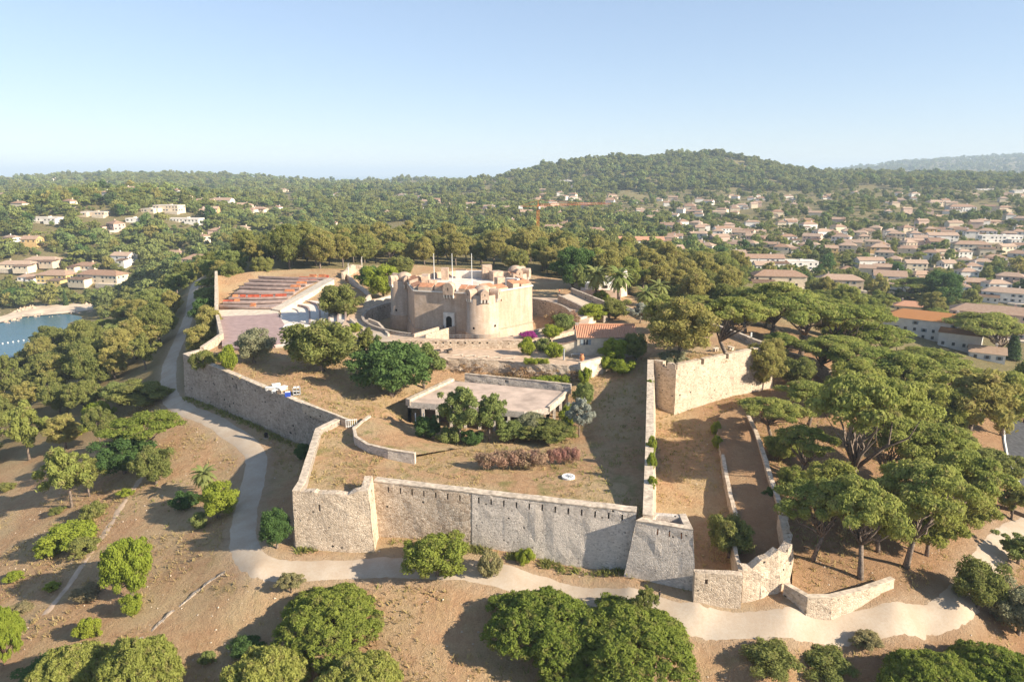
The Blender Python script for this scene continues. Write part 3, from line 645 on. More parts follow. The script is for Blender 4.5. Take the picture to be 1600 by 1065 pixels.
pme = sheet('platform_top', platform, 2.0, lambda x, y: x*0, holes=[KEEPCIRC]); link('platform_top', pme, M['pave'], t)
wall([(p[0], p[1], .02, -5) for p in [platform[-1], platform[0], platform[1], platform[2], platform[3]]], .5, .03, [(3+1.9*k, 3.45+1.9*k, .35, .8, .4) for k in range(4, 25)], 1.4, .12, None, .08).build('front_masonry', M['stone_front'], t)
MB().lathe((KC[0], KC[1], 0), [(31.0, -6.5), (31.0, .95), (31.8, .98), (31.8, -.3)], 64, R(-60), R(245)).build('moat_wall', M['stone_dark'], t)
MB().lathe((KC[0], KC[1], 0), [(.1, -6.3), (31.4, -6.3)], 48).build('moat_floor', M['pave'], t)
for k in range(26):
    x = -36+k*1.6
    MB().box((x, 173.6, 0), (.05, .05, 1.05)).build('railing_post', M['steel'], t)
for z in (.5, 1.0): MB().box((-16, 173.6, z), (41, .04, .05)).build('railing_bar', M['steel'], t)
# ------------------------------------------------------------------ the keep: six sides, three round towers
kp = thing('keep', 'six-sided stone keep with round domed corner towers and three flagpoles', 'keep', (KC[0], KC[1], 0))
ang = [R(-15+60*k) for k in range(6)]                      # 0 right corner, 5 front tower, 4 front-left corner, 3 left tower, 1 back-right tower
VX = [(KR*math.cos(a), KR*math.sin(a)) for a in ang]
TOP = 9.9
for k in range(6):
    a, b = VX[k], VX[(k+1) % 6]; hs = []
    L = dist2(a, b)
    pts = [(a[0], a[1], TOP, -1.0), (b[0], b[1], TOP, -1.0)]
    if k == 4: hs = []
    if k == 5: hs = [(L*.35, L*.35+.5, 2.4, 3.0, .6)]
    if k == 3: hs = [(L*.45, L*.45+1.1, 1.0, 3.0, .4)]
    wall(pts, 2.6, .02, hs, 2.2, .05, None, .0).build('wall_face', M['keep'], kp)
    nn = nrm(a, b); A = (a[0]+nn[0]*.18, a[1]+nn[1]*.18); B = (b[0]+nn[0]*.18, b[1]+nn[1]*.18)
    wall([(A[0], A[1], -1.0, -6.3), (B[0], B[1], -1.0, -6.3)], 1, .2, (), 2.2, .1, None, 0).build('batter', M['keep'], kp)
    ux, uy = (b[0]-a[0])/L, (b[1]-a[1])/L; rz = math.atan2(uy, ux)
    for zc, pr, hh, mt in ((-1.0, .3, .3, 'keep'), (TOP-.15, .14, .34, 'corbel')):
        MB().box(((a[0]+b[0])/2+nn[0]*.0, (a[1]+b[1])/2+nn[1]*.0, zc), (L+.1, pr*2+.36, hh), rz).build('string_course', M[mt], kp)
    for s0_, s1_ in ((.06, .27), (.31, .50), (.60, .73), (.77, .95)):   # parapet blocks with sloping tiled tops
        if k == 4 and s0_ in (.60,): s0_, s1_ = .66, .76
        poly = [(a[0]+ux*L*s+nn[0]*o, a[1]+uy*L*s+nn[1]*o) for s, o in ((s0_, .05), (s1_, .05), (s1_, -2.5), (s0_, -2.5))]
        dz = random.uniform(-.25, .55)
        area = sum(poly[i][0]*poly[(i+1) % 4][1]-poly[(i+1) % 4][0]*poly[i][1] for i in range(4))
        blk = MB().prism(poly, TOP-.1, [TOP+.9+dz, TOP+.9+dz, TOP+1.7+dz, TOP+1.7+dz]).build('parapet_block', M['keep'], kp)
        inn = [(p[0], p[1]) for p in poly]
        MB().add([(inn[0][0], inn[0][1], TOP+.94+dz), (inn[1][0], inn[1][1], TOP+.94+dz), (inn[2][0], inn[2][1], TOP+1.74+dz), (inn[3][0], inn[3][1], TOP+1.74+dz)], [(0, 1, 2, 3)]).build('tile_slope', M['tile_cap'], blk)
MB().prism([(x*.90, y*.90) for x, y in VX], TOP-1.5, TOP-.2).build('roof_terrace', M['keep_floor'], kp)
def breteche(parent, x, y, az, z, w=2.3, h=2.9, d=1.5, corb=3):
    """projecting guard box with a barrel roof on white corbels; az = outward direction"""
    ca, sa = math.cos(az), math.sin(az)
    T = lambda u, v, zz: (x+ca*u-sa*v, y+sa*u+ca*v, z+zz)
    mb = MB(); n = 9; prof = [(-w/2, 0), (-w/2, h-w/2)]+[(-w/2*math.cos(math.pi*k/n), h-w/2+w/2*math.sin(math.pi*k/n)) for k in range(1, n)]+[(w/2, h-w/2), (w/2, 0)]
    V = [T(d, v, zz) for v, zz in prof]+[T(-1.6, v, zz) for v, zz in prof]; m_ = len(prof)
    mb.add(V, [tuple(range(m_)), tuple(range(2*m_-1, m_-1, -1))]+[(i, m_+i, m_+(i+1) % m_, (i+1) % m_) for i in range(m_)])
    b_ = mb.build('guard_box', M['keep_roof'], parent)
    for i in range(corb):
        v = -w/2+.22+(w-.44)*i/(corb-1); c_ = MB()
        V = [T(d-.02, v-.2, -.02), T(d-.02, v+.2, -.02), T(d-.25, v+.2, -.9), T(d-.25, v-.2, -.9), T(-.3, v-.2, -.02), T(-.3, v+.2, -.02), T(-.3, v+.2, -1.6), T(-.3, v-.2, -1.6)]
        c_.add(V, [(0, 3, 2, 1), (0, 1, 5, 4), (1, 2, 6, 5), (2, 3, 7, 6), (3, 0, 4, 7)]); c_.build('corbel', M['corbel'], b_)
    MB().add([T(d+.01, -.12, h*.35), T(d+.01, .12, h*.35), T(d+.01, .12, h*.6), T(d+.01, -.12, h*.6)], [(0, 1, 2, 3)]).build('loophole', M['dark'], b_)
def tower(k, rad, zt, boxes):
    cx, cy = VX[k][0]*1.03, VX[k][1]*1.03
    t_ = MB().lathe((cx, cy, 0), [(rad+.9, -6.3), (rad+.45, -.6), (rad+.5, -.45), (rad+.5, -.15), (rad+.22, -.1), (rad, zt), (rad-.9, zt), (rad-.9, zt-1.2), (.05, zt-1.2)], 36).build('round_tower', M['keep'], kp, True)
    MB().lathe((cx, cy, zt-1.2), [(2.6, 0), (2.6, 1.7)]+[(2.6*math.cos(R(q)), 1.7+1.9*math.sin(R(q))) for q in range(10, 91, 10)], 24).build('dome', M['keep_roof'], t_, True)
    for az in boxes: breteche(t_, cx+(rad-.15)*math.cos(R(az)), cy+(rad-.15)*math.sin(R(az)), R(az), zt-.9, 2.2, 2.6, .8, 3)
    for az, z in ((-75, -2), (-40, 1.5), (-120, 1.0)):
        MB().box((cx+(rad+.1)*math.cos(R(az)), cy+(rad+.1)*math.sin(R(az)), z), (.55, .5, .55), R(az)).build('gun_port', M['dark'], t_)
tower(5, 4.3, TOP+.2, (-140, -80, -20)); tower(3, 4.2, TOP+.2, (-145, -70, 140)); tower(1, 4.2, TOP+1.0, (-20, -75, 60))
a, b = VX[4], VX[5]; mx, my = a[0]*.48+b[0]*.52, a[1]*.48+b[1]*.52; nn = nrm(a, b); az = math.atan2(nn[1], nn[0])
breteche(kp, mx, my, az, TOP-.6, 3.0, 3.4, .9, 4)
ux, uy = math.cos(az+math.pi/2), math.sin(az+math.pi/2); rzf = math.atan2(b[1]-a[1], b[0]-a[0])
dr = link('doorway', None, None, kp)
MB().box((mx+nn[0]*.30, my+nn[1]*.30, -.35), (3.3, .5, 4.6), rzf).build('door_surround', M['corbel'], kp)
dpoly = [(-.85, 0), (.85, 0), (.85, 2.7)]+[(.85*math.cos(R(q)), 2.7+.85*math.sin(R(q))) for q in range(20, 180, 20)]+[(-.85, 2.7)]
MB().add([(mx+nn[0]*.57+ux*u, my+nn[1]*.57+uy*u, -.3+v) for u, v in dpoly], [tuple(range(len(dpoly)))]).build('door_opening', M['dark'], kp)
bpy.data.objects.remove(dr)
b0 = (mx+nn[0]*.5, my+nn[1]*.5); b1 = (mx+nn[0]*13.0-3.5, my+nn[1]*13.0)
br = thing('entrance_bridge', 'sloping stone bridge leading over the moat to the keep door', 'bridge', (KC[0], KC[1], 0))
bp = strip([b0, b1], 1.7)
MB().prism(bp, -6.2, [-.35, .05, .05, -.35]).build('deck', M['path'], br)
for sd in (1.6, -1.6):
    q0 = (b0[0]+ux*sd, b0[1]+uy*sd); q1 = (b1[0]+ux*sd, b1[1]+uy*sd); MB().prism(strip([q0, q1], .22), -6.0, [.55, .95, .95, .55]).build('parapet', M['stone_warm'], br)
for px in (680, 708, 738):
    x = (px-800)/FPX*205-KC[0]; y = -3.0
    p = MB().tube([(x, y, TOP-.4), (x, y, TOP+4), (x, y, TOP+9.2)], [.11, .10, .07], 8).build('flagpole', M['white'], kp)
for (x, y, sx, sy, h, rz) in [(-9.5, -9, 2.4, 1.6, 2.6, .3), (3.2, -9.2, 2.0, 1.4, 2.2, 0), (9.8, -7.6, 2.6, 1.8, 3.2, .6), (13.5, -3, 1.4, 4.2, 2.2, 1.0), (-7.5, 8, 2.2, 2, 3.8, 0), (5.5, 9, 3.0, 2, 4.6, .2), (0, 12, 9, 2.5, 2.2, .0), (-13, 2, 2, 6, 2.4, .1), (8.5, 6.5, 3.5, 3, 3.0, .5)]:
    MB().box((x, y, TOP-.3), (sx, sy, h), rz).build('chimney_block', M['keep_roof'] if h > 2.3 else M['keep_floor'], kp)
# ------------------------------------------------------------------ flat-roofed building on the lawn
RZ = -5.0
rp = [W(637,627,RZ), W(819,643,RZ), W(857,637,RZ), W(887,611,RZ), W(707,594,RZ)]
fb = thing('flat_roofed_building', 'half-buried flat-roofed building with open bays behind trees on the lawn', 'building', (rp[0][0], rp[0][1], 0))
loc = lambda P: [(p[0]-rp[0][0], p[1]-rp[0][1]) for p in P]
rl = loc(rp); cxr = sum(p[0] for p in rl)/5; cyr = sum(p[1] for p in rl)/5
MB().prism(rl, RZ-1.35, RZ-.1).build('roof_slab', M['stone_grey'], fb)
ins = [((p[0]-cxr)*.985+cxr, (p[1]-cyr)*.975+cyr) for p in rl]
MB().prism(ins, RZ-.09, RZ-.02).build('roof_terrace', M['terrace'], fb)
MB().prism(strip([rl[4], rl[0]], .55), RZ-.9, RZ+.55).build('side_parapet', M['coping'], fb)
MB().prism(strip([rl[2], rl[3]], .3), RZ-.9, RZ+.3).build('side_parapet', M['coping'], fb)
MB().prism([((p[0]-cxr)*.80+cxr, (p[1]-cyr)*.72+cyr+1) for p in rl], -10.5, RZ-1.34).build('back_wall', M['wood'], fb)
for a_, b_, n in ((0, 1, 8), (1, 2, 2), (2, 3, 3), (4, 0, 4)):
    for k in range(n+1):
        t_ = k/n; x = (rl[a_][0]*(1-t_)+rl[b_][0]*t_-cxr)*.985+cxr; y = (rl[a_][1]*(1-t_)+rl[b_][1]*t_-cyr)*.98+cyr
        MB().box((x, y, -10.5), (.6, .6, 10.5+RZ-1.36)).build('pillar', M['stone_grey'], fb)
for (px, py) in [(650,655), (663,655), (792,668), (808,668)]:
    x, y = W(px, py, -8); MB().tube([(x-rp[0][0], y-rp[0][1]-.6, -10), (x-rp[0][0], y-rp[0][1]-.6, RZ-1.4)], [.13, .13], 6).build('prop', M['white'], fb)

# ------------------------------------------------------------------ open-air theatre
th = thing('open_air_theatre', 'open-air theatre with stepped rows around a flat stage', 'theatre', (0, 0, 0))
stg = [W(344,494,-2), W(400,492,-2), W(433,489,-2), W(452,518,-2), W(440,536,-2), W(395,546,-2), W(347,541,-2)]
MB().prism(stg, -4.5, -2.0).build('stage', M['stage'], th)
MB().prism([W(338,484,-2.02), W(400,482,-2.02), W(427,479,-2.02), W(437,489,-2.02), W(400,495,-2.02), W(342,499,-2.02)], -4.5, -2.06).build('stage_rim', M['pale'], th)
MB().prism([W(440,484,-2.2), W(505,478,-2.2), W(510,510,-2.2), W(470,540,-2.2), W(430,540,-2.2)], -4.6, -2.25).build('forecourt', M['keep_floor'], th)
LE = [(341,479),(349,474),(358,467),(367,458),(375,450),(382,444.5),(389,438.5),(404,433.5),(415,430)]
RE = [(425,482),(441,472),(450,465.5),(459,458.5),(468,451.5),(478,446),(497,440),(511,436),(524,432)]
ROWS = []
for k in range(9):
    z = -1.75+.78*k; l = W(*LE[k], z); r = W(*RE[k], z); mxx, myy = (l[0]+r[0])/2, (l[1]+r[1])/2
    nn = nrm(l, r); ROWS.append((l, (mxx+nn[0]*1.2, myy+nn[1]*1.2), r, z))
for k in range(8):
    l, m_, r, z = ROWS[k]; l2, m2_, r2, z2 = ROWS[k+1]
    MB().prism([l, m_, r, r2, m2_, l2], z-1.6, z+.35).build('seat_row', M['seat'], th)
    p_ = smooth_line([l, m_, r], 4); MB().prism(strip(p_, .35), z, z+.62).build('row_kerb', M['seat'], th)
MB().prism([W(425,483,-1.7), W(438,485,-1.7), W(522,437,4.1), W(512,433,4.1)], -4, [-1.6, -1.6, 4.15, 4.15]).build('aisle', M['pale'], th)
S_ = [(447,480),(456,474.5),(466,468),(476,461.5),(486,455.5),(496,450)]; E_ = [(468,502),(484,502),(500,502),(514,501),(528,499),(540,496)]; M_ = [(465,484),(481,480),(496,475),(510,470),(523,465),(535,460)]
arcs = []
for k in range(6):
    z = -1.9+.6*k; a, b, c_ = W(*S_[k], z), W(*M_[k], z), W(*E_[k], z); arcs.append((smooth_line([a, b, c_], 6), z))
for k in range(5): MB().prism(arcs[k][0]+arcs[k+1][0][::-1], -5, arcs[k][1]).build('curved_step', M['keep_floor'], th); MB().prism(strip(arcs[k+1][0], .25), -5, arcs[k+1][1]+.05).build('step_kerb', M['seat'], th)
BEN = []
def bench_on(row, t0, t1, n, key, lift=.36, hgt=.95):
    l, m_, r, z = ROWS[row]; line = smooth_line([l, m_, r], 12); nl = len(line)-1
    for i in range(n):
        t = t0+(t1-t0)*(i+.5)/n; q = line[int(t*nl)]; q2 = line[min(int(t*nl)+1, nl)]
        L = dist2(l, r)*(t1-t0)/n*.96; nn = nrm(l, r); BEN.append((q[0]-nn[0]*1.6, q[1]-nn[1]*1.6, z+lift, L, math.atan2(r[1]-l[1], r[0]-l[0]), hgt, key, row))
bench_on(2, .22, .96, 7, 'red'); bench_on(1, .03, .22, 2, 'red', .36, .6); bench_on(1, .24, .34, 1, 'orange'); bench_on(0, .58, .68, 1, 'orange', .36, 1.2); bench_on(2, .1, .2, 1, 'orange')
for rw in (3, 4, 5): bench_on(rw, .80, .97, 2, 'orange')
bench_on(6, .70, .84, 1, 'red', .36, 1.3); bench_on(6, .86, .97, 1, 'red'); bench_on(7, .72, .94, 2, 'orange', .36, 1.2); bench_on(7, .95, 1.0, 1, 'red')
cnt = {}
for (x, y, z, L, rz, h, key, row) in BEN:
    cnt[row] = cnt.get(row, 0)+1
    t = thing('bench', f'{key} painted wooden bench, {ordinal(cnt[row])} from the left in the {ordinal(row+1)} theatre row up', 'bench', (x, y, z), rz, 'painted theatre benches')
    MB().box((0, -.25, 0), (L, .7, .42)).build('seat', M[key], t); MB().box((0, .25, .0), (L, .12, h)).build('backrest', M[key], t)
# car by the stage
def car(name, label, p, rz, body):
    t = thing(name, label, 'car', p, rz)
    mb = MB(); pr = [(-2.05, .35), (2.05, .35), (2.1, .75), (1.2, .95), (.6, 1.42), (-1.3, 1.45), (-2.0, .95), (-2.1, .7)]
    V = [(x, -.82, z) for x, z in pr]+[(x, .82, z) for x, z in pr]; n = len(pr)
    mb.add(V, [tuple(range(n)), tuple(range(2*n-1, n-1, -1))]+[(i, n+i, n+(i+1) % n, (i+1) % n) for i in range(n)]); bd = mb.build('body', M[body], t)
    MB().add([(1.22, -.7, .99), (1.22, .7, .99), (.64, .66, 1.41), (.64, -.66, 1.41)], [(0, 1, 2, 3)]).build('windscreen', M['glass'], t)
    for s in (-1, 1):
        MB().add([(1.0, s*.825, .98), (.55, s*.825, 1.36), (-1.2, s*.825, 1.36), (-1.6, s*.825, .98)], [(0, 1, 2, 3)]).build('side_window', M['glass'], t)
        for x in (-1.3, 1.3):
            MB().tube([(x, s*.62, .32), (x, s*.86, .32)], [.32, .32], 12).build('wheel', M['black'], t)
    return t
car('parked_car', 'small white car parked beside the theatre stage', W3(453, 514, -2.2), R(70), 'white')
car('parked_car', 'car roof glinting beyond the back wall of the theatre', G(322, 422), R(15), 'steel')
# poles by the theatre
for i, (px, pyt, pyb, nm) in enumerate([(545, 411, 434, 'white lamp pole at the right back corner of the theatre'), (566, 401, 422, 'taller white lamp pole beside the ruined wall behind the theatre')]):
    p = G(px, pyb); h = (pyb-pyt)*p[1]/FPX
    t = thing('lamp_pole', nm, 'pole', p); MB().tube([(0, 0, 0), (0, 0, h)], [.13, .09], 7).build('shaft', M['white'], t); MB().box((.3, 0, h-.1), (.7, .2, .12)).build('lamp_head', M['steel'], t)
p = W3(1172, 545, -1.5); t = thing('lamp_pole', 'lamp post standing behind the notched parapet of the right bastion', 'pole', p); MB().tube([(0, 0, 0), (0, 0, 4.2)], [.09, .07], 7).build('shaft', M['wood'], t); MB().box((0, 0, 3.2), (.35, .35, 1.1)).build('lamp_head', M['white'], t)
wall_thing('ruined_wall', 'broken pale masonry at the right back of the theatre', [(*W(538,436,3), 5.2, -2), (*W(556,424,3), 6.0, -1), (*W(566,424,3), 5.4, -1)], 1.0, M['stone_warm'], .04, jag=.5, rough=.3, cap=False)
wall_thing('stair_wall', 'shaded stepped wall going down from the theatre towards the moat', [(*W(541,434,3), 4.4, -3), (*W(555,446,1.5), 2.6, -3), (*W(578,462,.5), 1.2, -3), (*W(570,470,.4), 1.0, -3)], .6, M['stone_grey'], .02)
wall_thing('parapet_wall', 'sunlit pale parapet left of the keep above the moat', [(*W(570,474,1.4), 1.5, -3), (*W(598,466,1.8), 1.9, -3), (*W(622,460,2), 2.2, -3)], .7, M['pale'], .02)
wall_thing('ramp_wall', 'pale low wall curving down to the keep forecourt', [(*W(575,500,.6), .9, -2.5), (*W(590,506,.4), .7, -2.5), (*W(606,524,.2), .5, -2.5)], .5, M['pale'], .02)
wall_thing('ramp_wall', 'short pale wall beside the round oak above the ramp', [(*W(546,499,.4), .7, -3), (*W(556,508,.2), .5, -3), (*W(568,518,0), .3, -3)], .5, M['pale'], .02)
struct('forecourt_ramp', sheet('forecourt_ramp', [W(550,500,-.2), W(576,500,-.2), W(604,527,-.1), W(615,536,-.2), W(580,538,-.6), W(562,518,-.4)], 1.5, lambda x, y: x*0+.12), M['path'])
# rampart walk to the right of the keep
t = thing('rampart_ramp', 'stone ramp with parapets climbing to the right of the keep', 'ramp', (0, 0, 0))
r0, r1 = W(873,463,2.6), W(945,497,-.8); u0, u1 = W(893,458,2.6), W(958,486,-.8)
MB().prism([r0, r1, u1, u0], -6, [2.6, -.8, -.8, 2.6]).build('ramp_bed', M['path'], t)
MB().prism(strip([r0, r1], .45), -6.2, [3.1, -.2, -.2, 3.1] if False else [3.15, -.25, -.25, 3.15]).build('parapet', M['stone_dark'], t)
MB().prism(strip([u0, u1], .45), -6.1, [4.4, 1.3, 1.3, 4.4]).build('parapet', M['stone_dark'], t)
wall_thing('moat_wall', 'pale low wall edging the moat garden in front of the ramp', [(*W(832,526,-.2), .2, -4), (*W(868,512,-.2), .3, -4), (*W(940,491,-.3), .4, -4)], .6, M['pale'], .03)
# windmill stump and small buildings behind
t = thing('ruined_tower', 'tall pale curved stump of a ruined round tower behind the palms', 'tower', (*W(962,468,-2.5), -3))
cs = (0, 4.5)
prof = [(5.0, 0), (4.6, 4), (4.3, 8.6), (3.5, 8.7), (3.7, 4), (4.0, 0)]
MB().lathe((0, 4.5, 0), prof, 18, R(200), R(345)).build('tower_wall', M['pale'], t)
MB().lathe((0, 4.5, 0), [(5.02, 8.3), (4.25, 11), (3.5, 10.8), (3.6, 8.3)], 8, R(300), R(348)).build('wall_tip', M['stone_grey'], t)
t = thing('flat_shed', 'low pink walled shed with a white roof between two palms', 'shed', (*W(938,470,-2.5), -2.6), R(-4))
MB().box((0, 0, 0), (14, 7, 4.4)).build('wall', M['wpink'], t); MB().box((.5, 1.5, 4.4), (12, 4.2, 2.1)).build('white_roof', M['white'], t); MB().box((1.5, -.7, 4.9), (1.8, .12, .9)).build('window', M['dark'], t)
t = thing('gatehouse', 'small white parapet block with two openings below the palms', 'building', (*W(955,484,-1.5), -3.2), R(-12))
MB().box((0, 0, 0), (8, 2, 4)).build('wall', M['pale'], t)
for x in (-1.6, .8): MB().box((x, -1.02, 2.2), (.7, .1, 1.1)).build('opening', M['dark'], t)
wall_thing('lane_wall', 'dark wall of the lane sinking behind the big rounded pine', [(*W(975,478,-1), -1, -5), (*W(1012,500,-2), -.6, -5)], .6, M['stone_dark'], .02)

# ------------------------------------------------------------------ guardian's house on the court
def tiles(mb, A, B, C_, D, n, amp=.09):
    """corrugated slope of canal tiles between eave A-B and ridge D-C"""
    A, B, C_, D = map(Vector, (A, B, C_, D)); nn = (B-A).cross(D-A).normalized(); V = []; m_ = n*4
    for i in range(m_+1):
        t = i/m_; o = nn*amp*math.sin(2*math.pi*i/4); V += [A.lerp(B, t)+o, D.lerp(C_, t)+o]
    mb.add(V, [(2*i, 2*i+2, 2*i+3, 2*i+1) for i in range(m_)])
hx, hy = W(946, 553, -2.0); L_ = 15.2; D_ = 7.0
hs = thing('stone_house', 'pale plastered house with a long terracotta tiled roof beside the court', 'house', (hx, hy+2.5, -2.0), R(1))
MB().box((0, 0, -.5), (L_-.6, D_, 5.3)).build('wall', M['pale'], hs)
rf = MB(); tiles(rf, (-L_/2, -D_/2-.5, 4.6), (L_/2, -D_/2-.5, 4.6), (L_/2, .6, 6.9), (-L_/2, .6, 6.9), 34); tiles(rf, (L_/2, D_/2+.6, 4.8), (-L_/2, D_/2+.6, 4.8), (-L_/2, .6, 6.9), (L_/2, .6, 6.9), 34)
ro = rf.build('roof', M['roof_house'], hs)
MB().tube([(-L_/2, .6, 6.95), (L_/2, .6, 6.95)], [.2, .2], 8).build('ridge_tiles', M['roof_house'], ro)
MB().box((-L_/2+.6, .8, 5.6), (.9, .9, 1.7)).build('chimney', M['stone_dark'], ro)
for x in (-L_/2+.3, L_/2-.3): MB().add([(x, -D_/2, 4.7), (x, D_/2, 4.7), (x, .6, 6.7)], [(0, 1, 2)]).build('gable', M['pale'], hs)
w_ = MB().box((-5.2, -D_/2-.03, 2.7), (1.1, .1, 1.3)).build('window', M['glass'], hs)
for s in (-1, 1): MB().box((-5.2+s*.95, -D_/2-.06, 2.65), (.7, .08, 1.4)).build('shutter', M['shutter'], w_)
MB().box((-5.2, -D_/2-.1, 2.7), (.07, .08, 1.3)).build('frame', M['white'], w_)
an = thing('lean_to', 'low lean-to annex with tiled mono-pitch roof at the left of the house', 'shed', (hx-9.9, hy+1.2, -2.0))
MB().add([(-2.8, -2, -.5), (2.8, -2, -.5), (2.8, 4, -.5), (-2.8, 4, -.5), (-2.8, -2, 2.2), (2.8, -2, 3.6), (2.8, 4, 3.6), (-2.8, 4, 2.2)], [(0, 1, 5, 4), (1, 2, 6, 5), (2, 3, 7, 6), (3, 0, 4, 7), (4, 5, 6, 7)]).build('wall', M['pale'], an)
rf = MB(); tiles(rf, (-3.1, 4.3, 2.2), (-3.1, -2.3, 2.2), (2.7, -2.3, 3.75), (2.7, 4.3, 3.75), 14); rf.build('roof', M['roof'], an)
MB().box((-1.2, -2.03, .9), (.9, .1, .8)).build('window', M['dark'], an)
def small(name, label, cat, p, parts, rz=0, group=None):
    t = thing(name, label, cat, p, rz, group)
    for nm, c, s, mt in parts: MB().box(c, s, 0).build(nm, M[mt], t)
    return t
small('garden_table', 'grey garden table set in front of the house', 'table', W3(899, 557, -2), [('top', (0, 0, .72), (2.2, 1.1, .06), 'steel')]+[('leg', (x, y, 0), (.08, .08, .72), 'steel') for x in (-1, 1) for y in (-.45, .45)])
small('wooden_bench', 'small dark bench against the house wall', 'bench', W3(920, 549, -2), [('seat', (0, 0, .42), (1.6, .4, .06), 'wood'), ('backrest', (0, .2, .48), (1.6, .05, .45), 'wood')]+[('leg', (x, 0, 0), (.08, .36, .42), 'wood') for x in (-.7, .7)])
t = thing('terracotta_urn', 'terracotta jar on the corner of the court terrace', 'urn', W3(909, 564, -2)); MB().lathe((0, 0, 0), [(.25, 0), (.55, .5), (.6, 1.0), (.35, 1.5), (.3, 1.6), (.42, 1.75)], 14).build('jar', M['orange'], t, True); MB().lathe((0, 0, 0), [(.44, 1.7), (.44, 1.8), (.3, 1.82)], 14).build('rim', M['tile_cap'], t)
for i, (px, py, h, nm) in enumerate([(881, 562, 2.6, 'grey cylindrical post by the garden table'), (866, 557, 1.4, 'short pale post right of the clipped bush')]):
    t = thing('post', nm, 'post', W3(px, py, -2)); MB().tube([(0, 0, 0), (0, 0, h)], [.22, .2], 10).build('shaft', M['steel'], t); MB().lathe((0, 0, h), [(.26, 0), (.26, .12), (.05, .2)], 10).build('cap', M['steel'], t)
# cannons on the court edge
def cannon(label, p, rz):
    t = thing('old_cannon', label, 'cannon', p, rz, 'old cannons on the court')
    MB().tube([(-1.1, 0, .75), (-.9, 0, .78), (.4, 0, .85), (1.6, 0, .92)], [.2, .26, .2, .15], 10).build('barrel', M['black'], t)
    MB().box((-.4, 0, .3), (1.6, .6, .35)).build('carriage', M['wood'], t)
    for s in (-1, 1): MB().tube([(0, s*.3, .35), (0, s*.42, .35)], [.35, .35], 12).build('wheel', M['wood'], t)
cannon('black cannon by the white wall left of the moat bridge', W3(658, 540, -2), R(200)); cannon('dark cannon on the court terrace, nearer the front edge', W3(701, 551, -2), R(230)); cannon('leftmost dark cannon at the court edge beside the fig tree', W3(682, 552, -2), R(215))
for i in range(5):
    p = W3(715+i*20, 555.5+i*1.2, -2); t = thing('anchor', f'{ordinal(i+1)} from the left of the pale anchors lying along the court edge', 'anchor', p, R(20), 'anchors lying on the court edge')
    MB().tube([(-1.4, 0, .12), (1.2, 0, .25)], [.09, .09], 6).build('shank', M['pale'], t); MB().tube([(1.0, -.8, .1), (1.35, 0, .25), (1.0, .8, .1)], [.07, .11, .07], 6).build('arm', M['pale'], t)
# things stored on the left terrace and small objects
for i, (px, py, sx, sy, h, mt, nm) in enumerate([(424,609,2.4,1.0,.9,'white','white plastic table upended nearest the rampart edge'), (432,606,1.8,1.3,1.3,'white','tall stack of white plastic chairs at the back of the pile'), (441,609,2.2,1.2,1.0,'white','white folded sunbed at the right of the pile'), (430,612,1.6,1.0,.6,'white','low white crate at the front of the pile'), (436,614,1.2,.9,.7,'wood','dark box in the middle of the white furniture pile')]):
    t = thing('stacked_furniture', nm, 'furniture', (*W(px, py, -4.2), -4.3), i*.5)
    MB().box((0, 0, h*.75), (sx, sy, .12)).build('top', M[mt], t)
    for x in (-1, 1):
        for y in (-1, 1): MB().box((x*sx*.42, y*sy*.4, 0), (.1, .1, h*.76)).build('leg', M[mt], t)
    MB().box((0, 0, .1), (sx*.7, sy*.7, h*.5)).build('stack', M[mt], t)
t = thing('blue_bin', 'blue plastic container beside the white furniture pile', 'bin', (*W(450, 619, -4.4), -4.4), .3); MB().box((0, 0, 0), (1.1, .9, 1.0), 0, 1.1).build('tub', M['blue'], t); MB().box((0, 0, 1.01), (1.0, .8, .05)).build('contents', M['white'], t)
t = thing('storage_cage', 'grey and white metal cage unit standing on the left terrace', 'cage', (*W(464, 616, -4.4), -4.4), .2)
for x in (-.7, 0, .7): MB().box((x, 0, 0), (.12, 1.0, 1.7)).build('upright', M['steel'], t)
for z in (.1, .8, 1.6): MB().box((0, 0, z), (1.5, 1.0, .1)).build('shelf', M['white'], t)
MB().box((-.2, .1, .25), (.8, .7, .5)).build('load', M['black'], t)
p = G(416, 684); t = thing('litter_bin', 'black litter bin at the foot of the left curtain wall', 'bin', p); MB().lathe((0, 0, .1), [(.34, 0), (.4, 1.0), (.36, 1.02), (.05, .9)], 12).build('drum', M['black'], t); MB().box((0, 0, 0), (.9, .9, .1)).build('base', M['pale'], t)
p = W3(888, 749, -8.0); p = (p[0], p[1], ground(p[0], p[1])); t = thing('well_cover', 'round white well cover lying on the lawn', 'well cover', p); MB().lathe((0, 0, 0), [(1.1, 0), (1.1, .35), (.8, .38), (.78, .3), (.05, .3)], 24).build('rim', M['white'], t)
for k in range(4): MB().box((0, 0, .31), (1.6, .09, .07), k*math.pi/4).build('spoke', M['steel'], t)
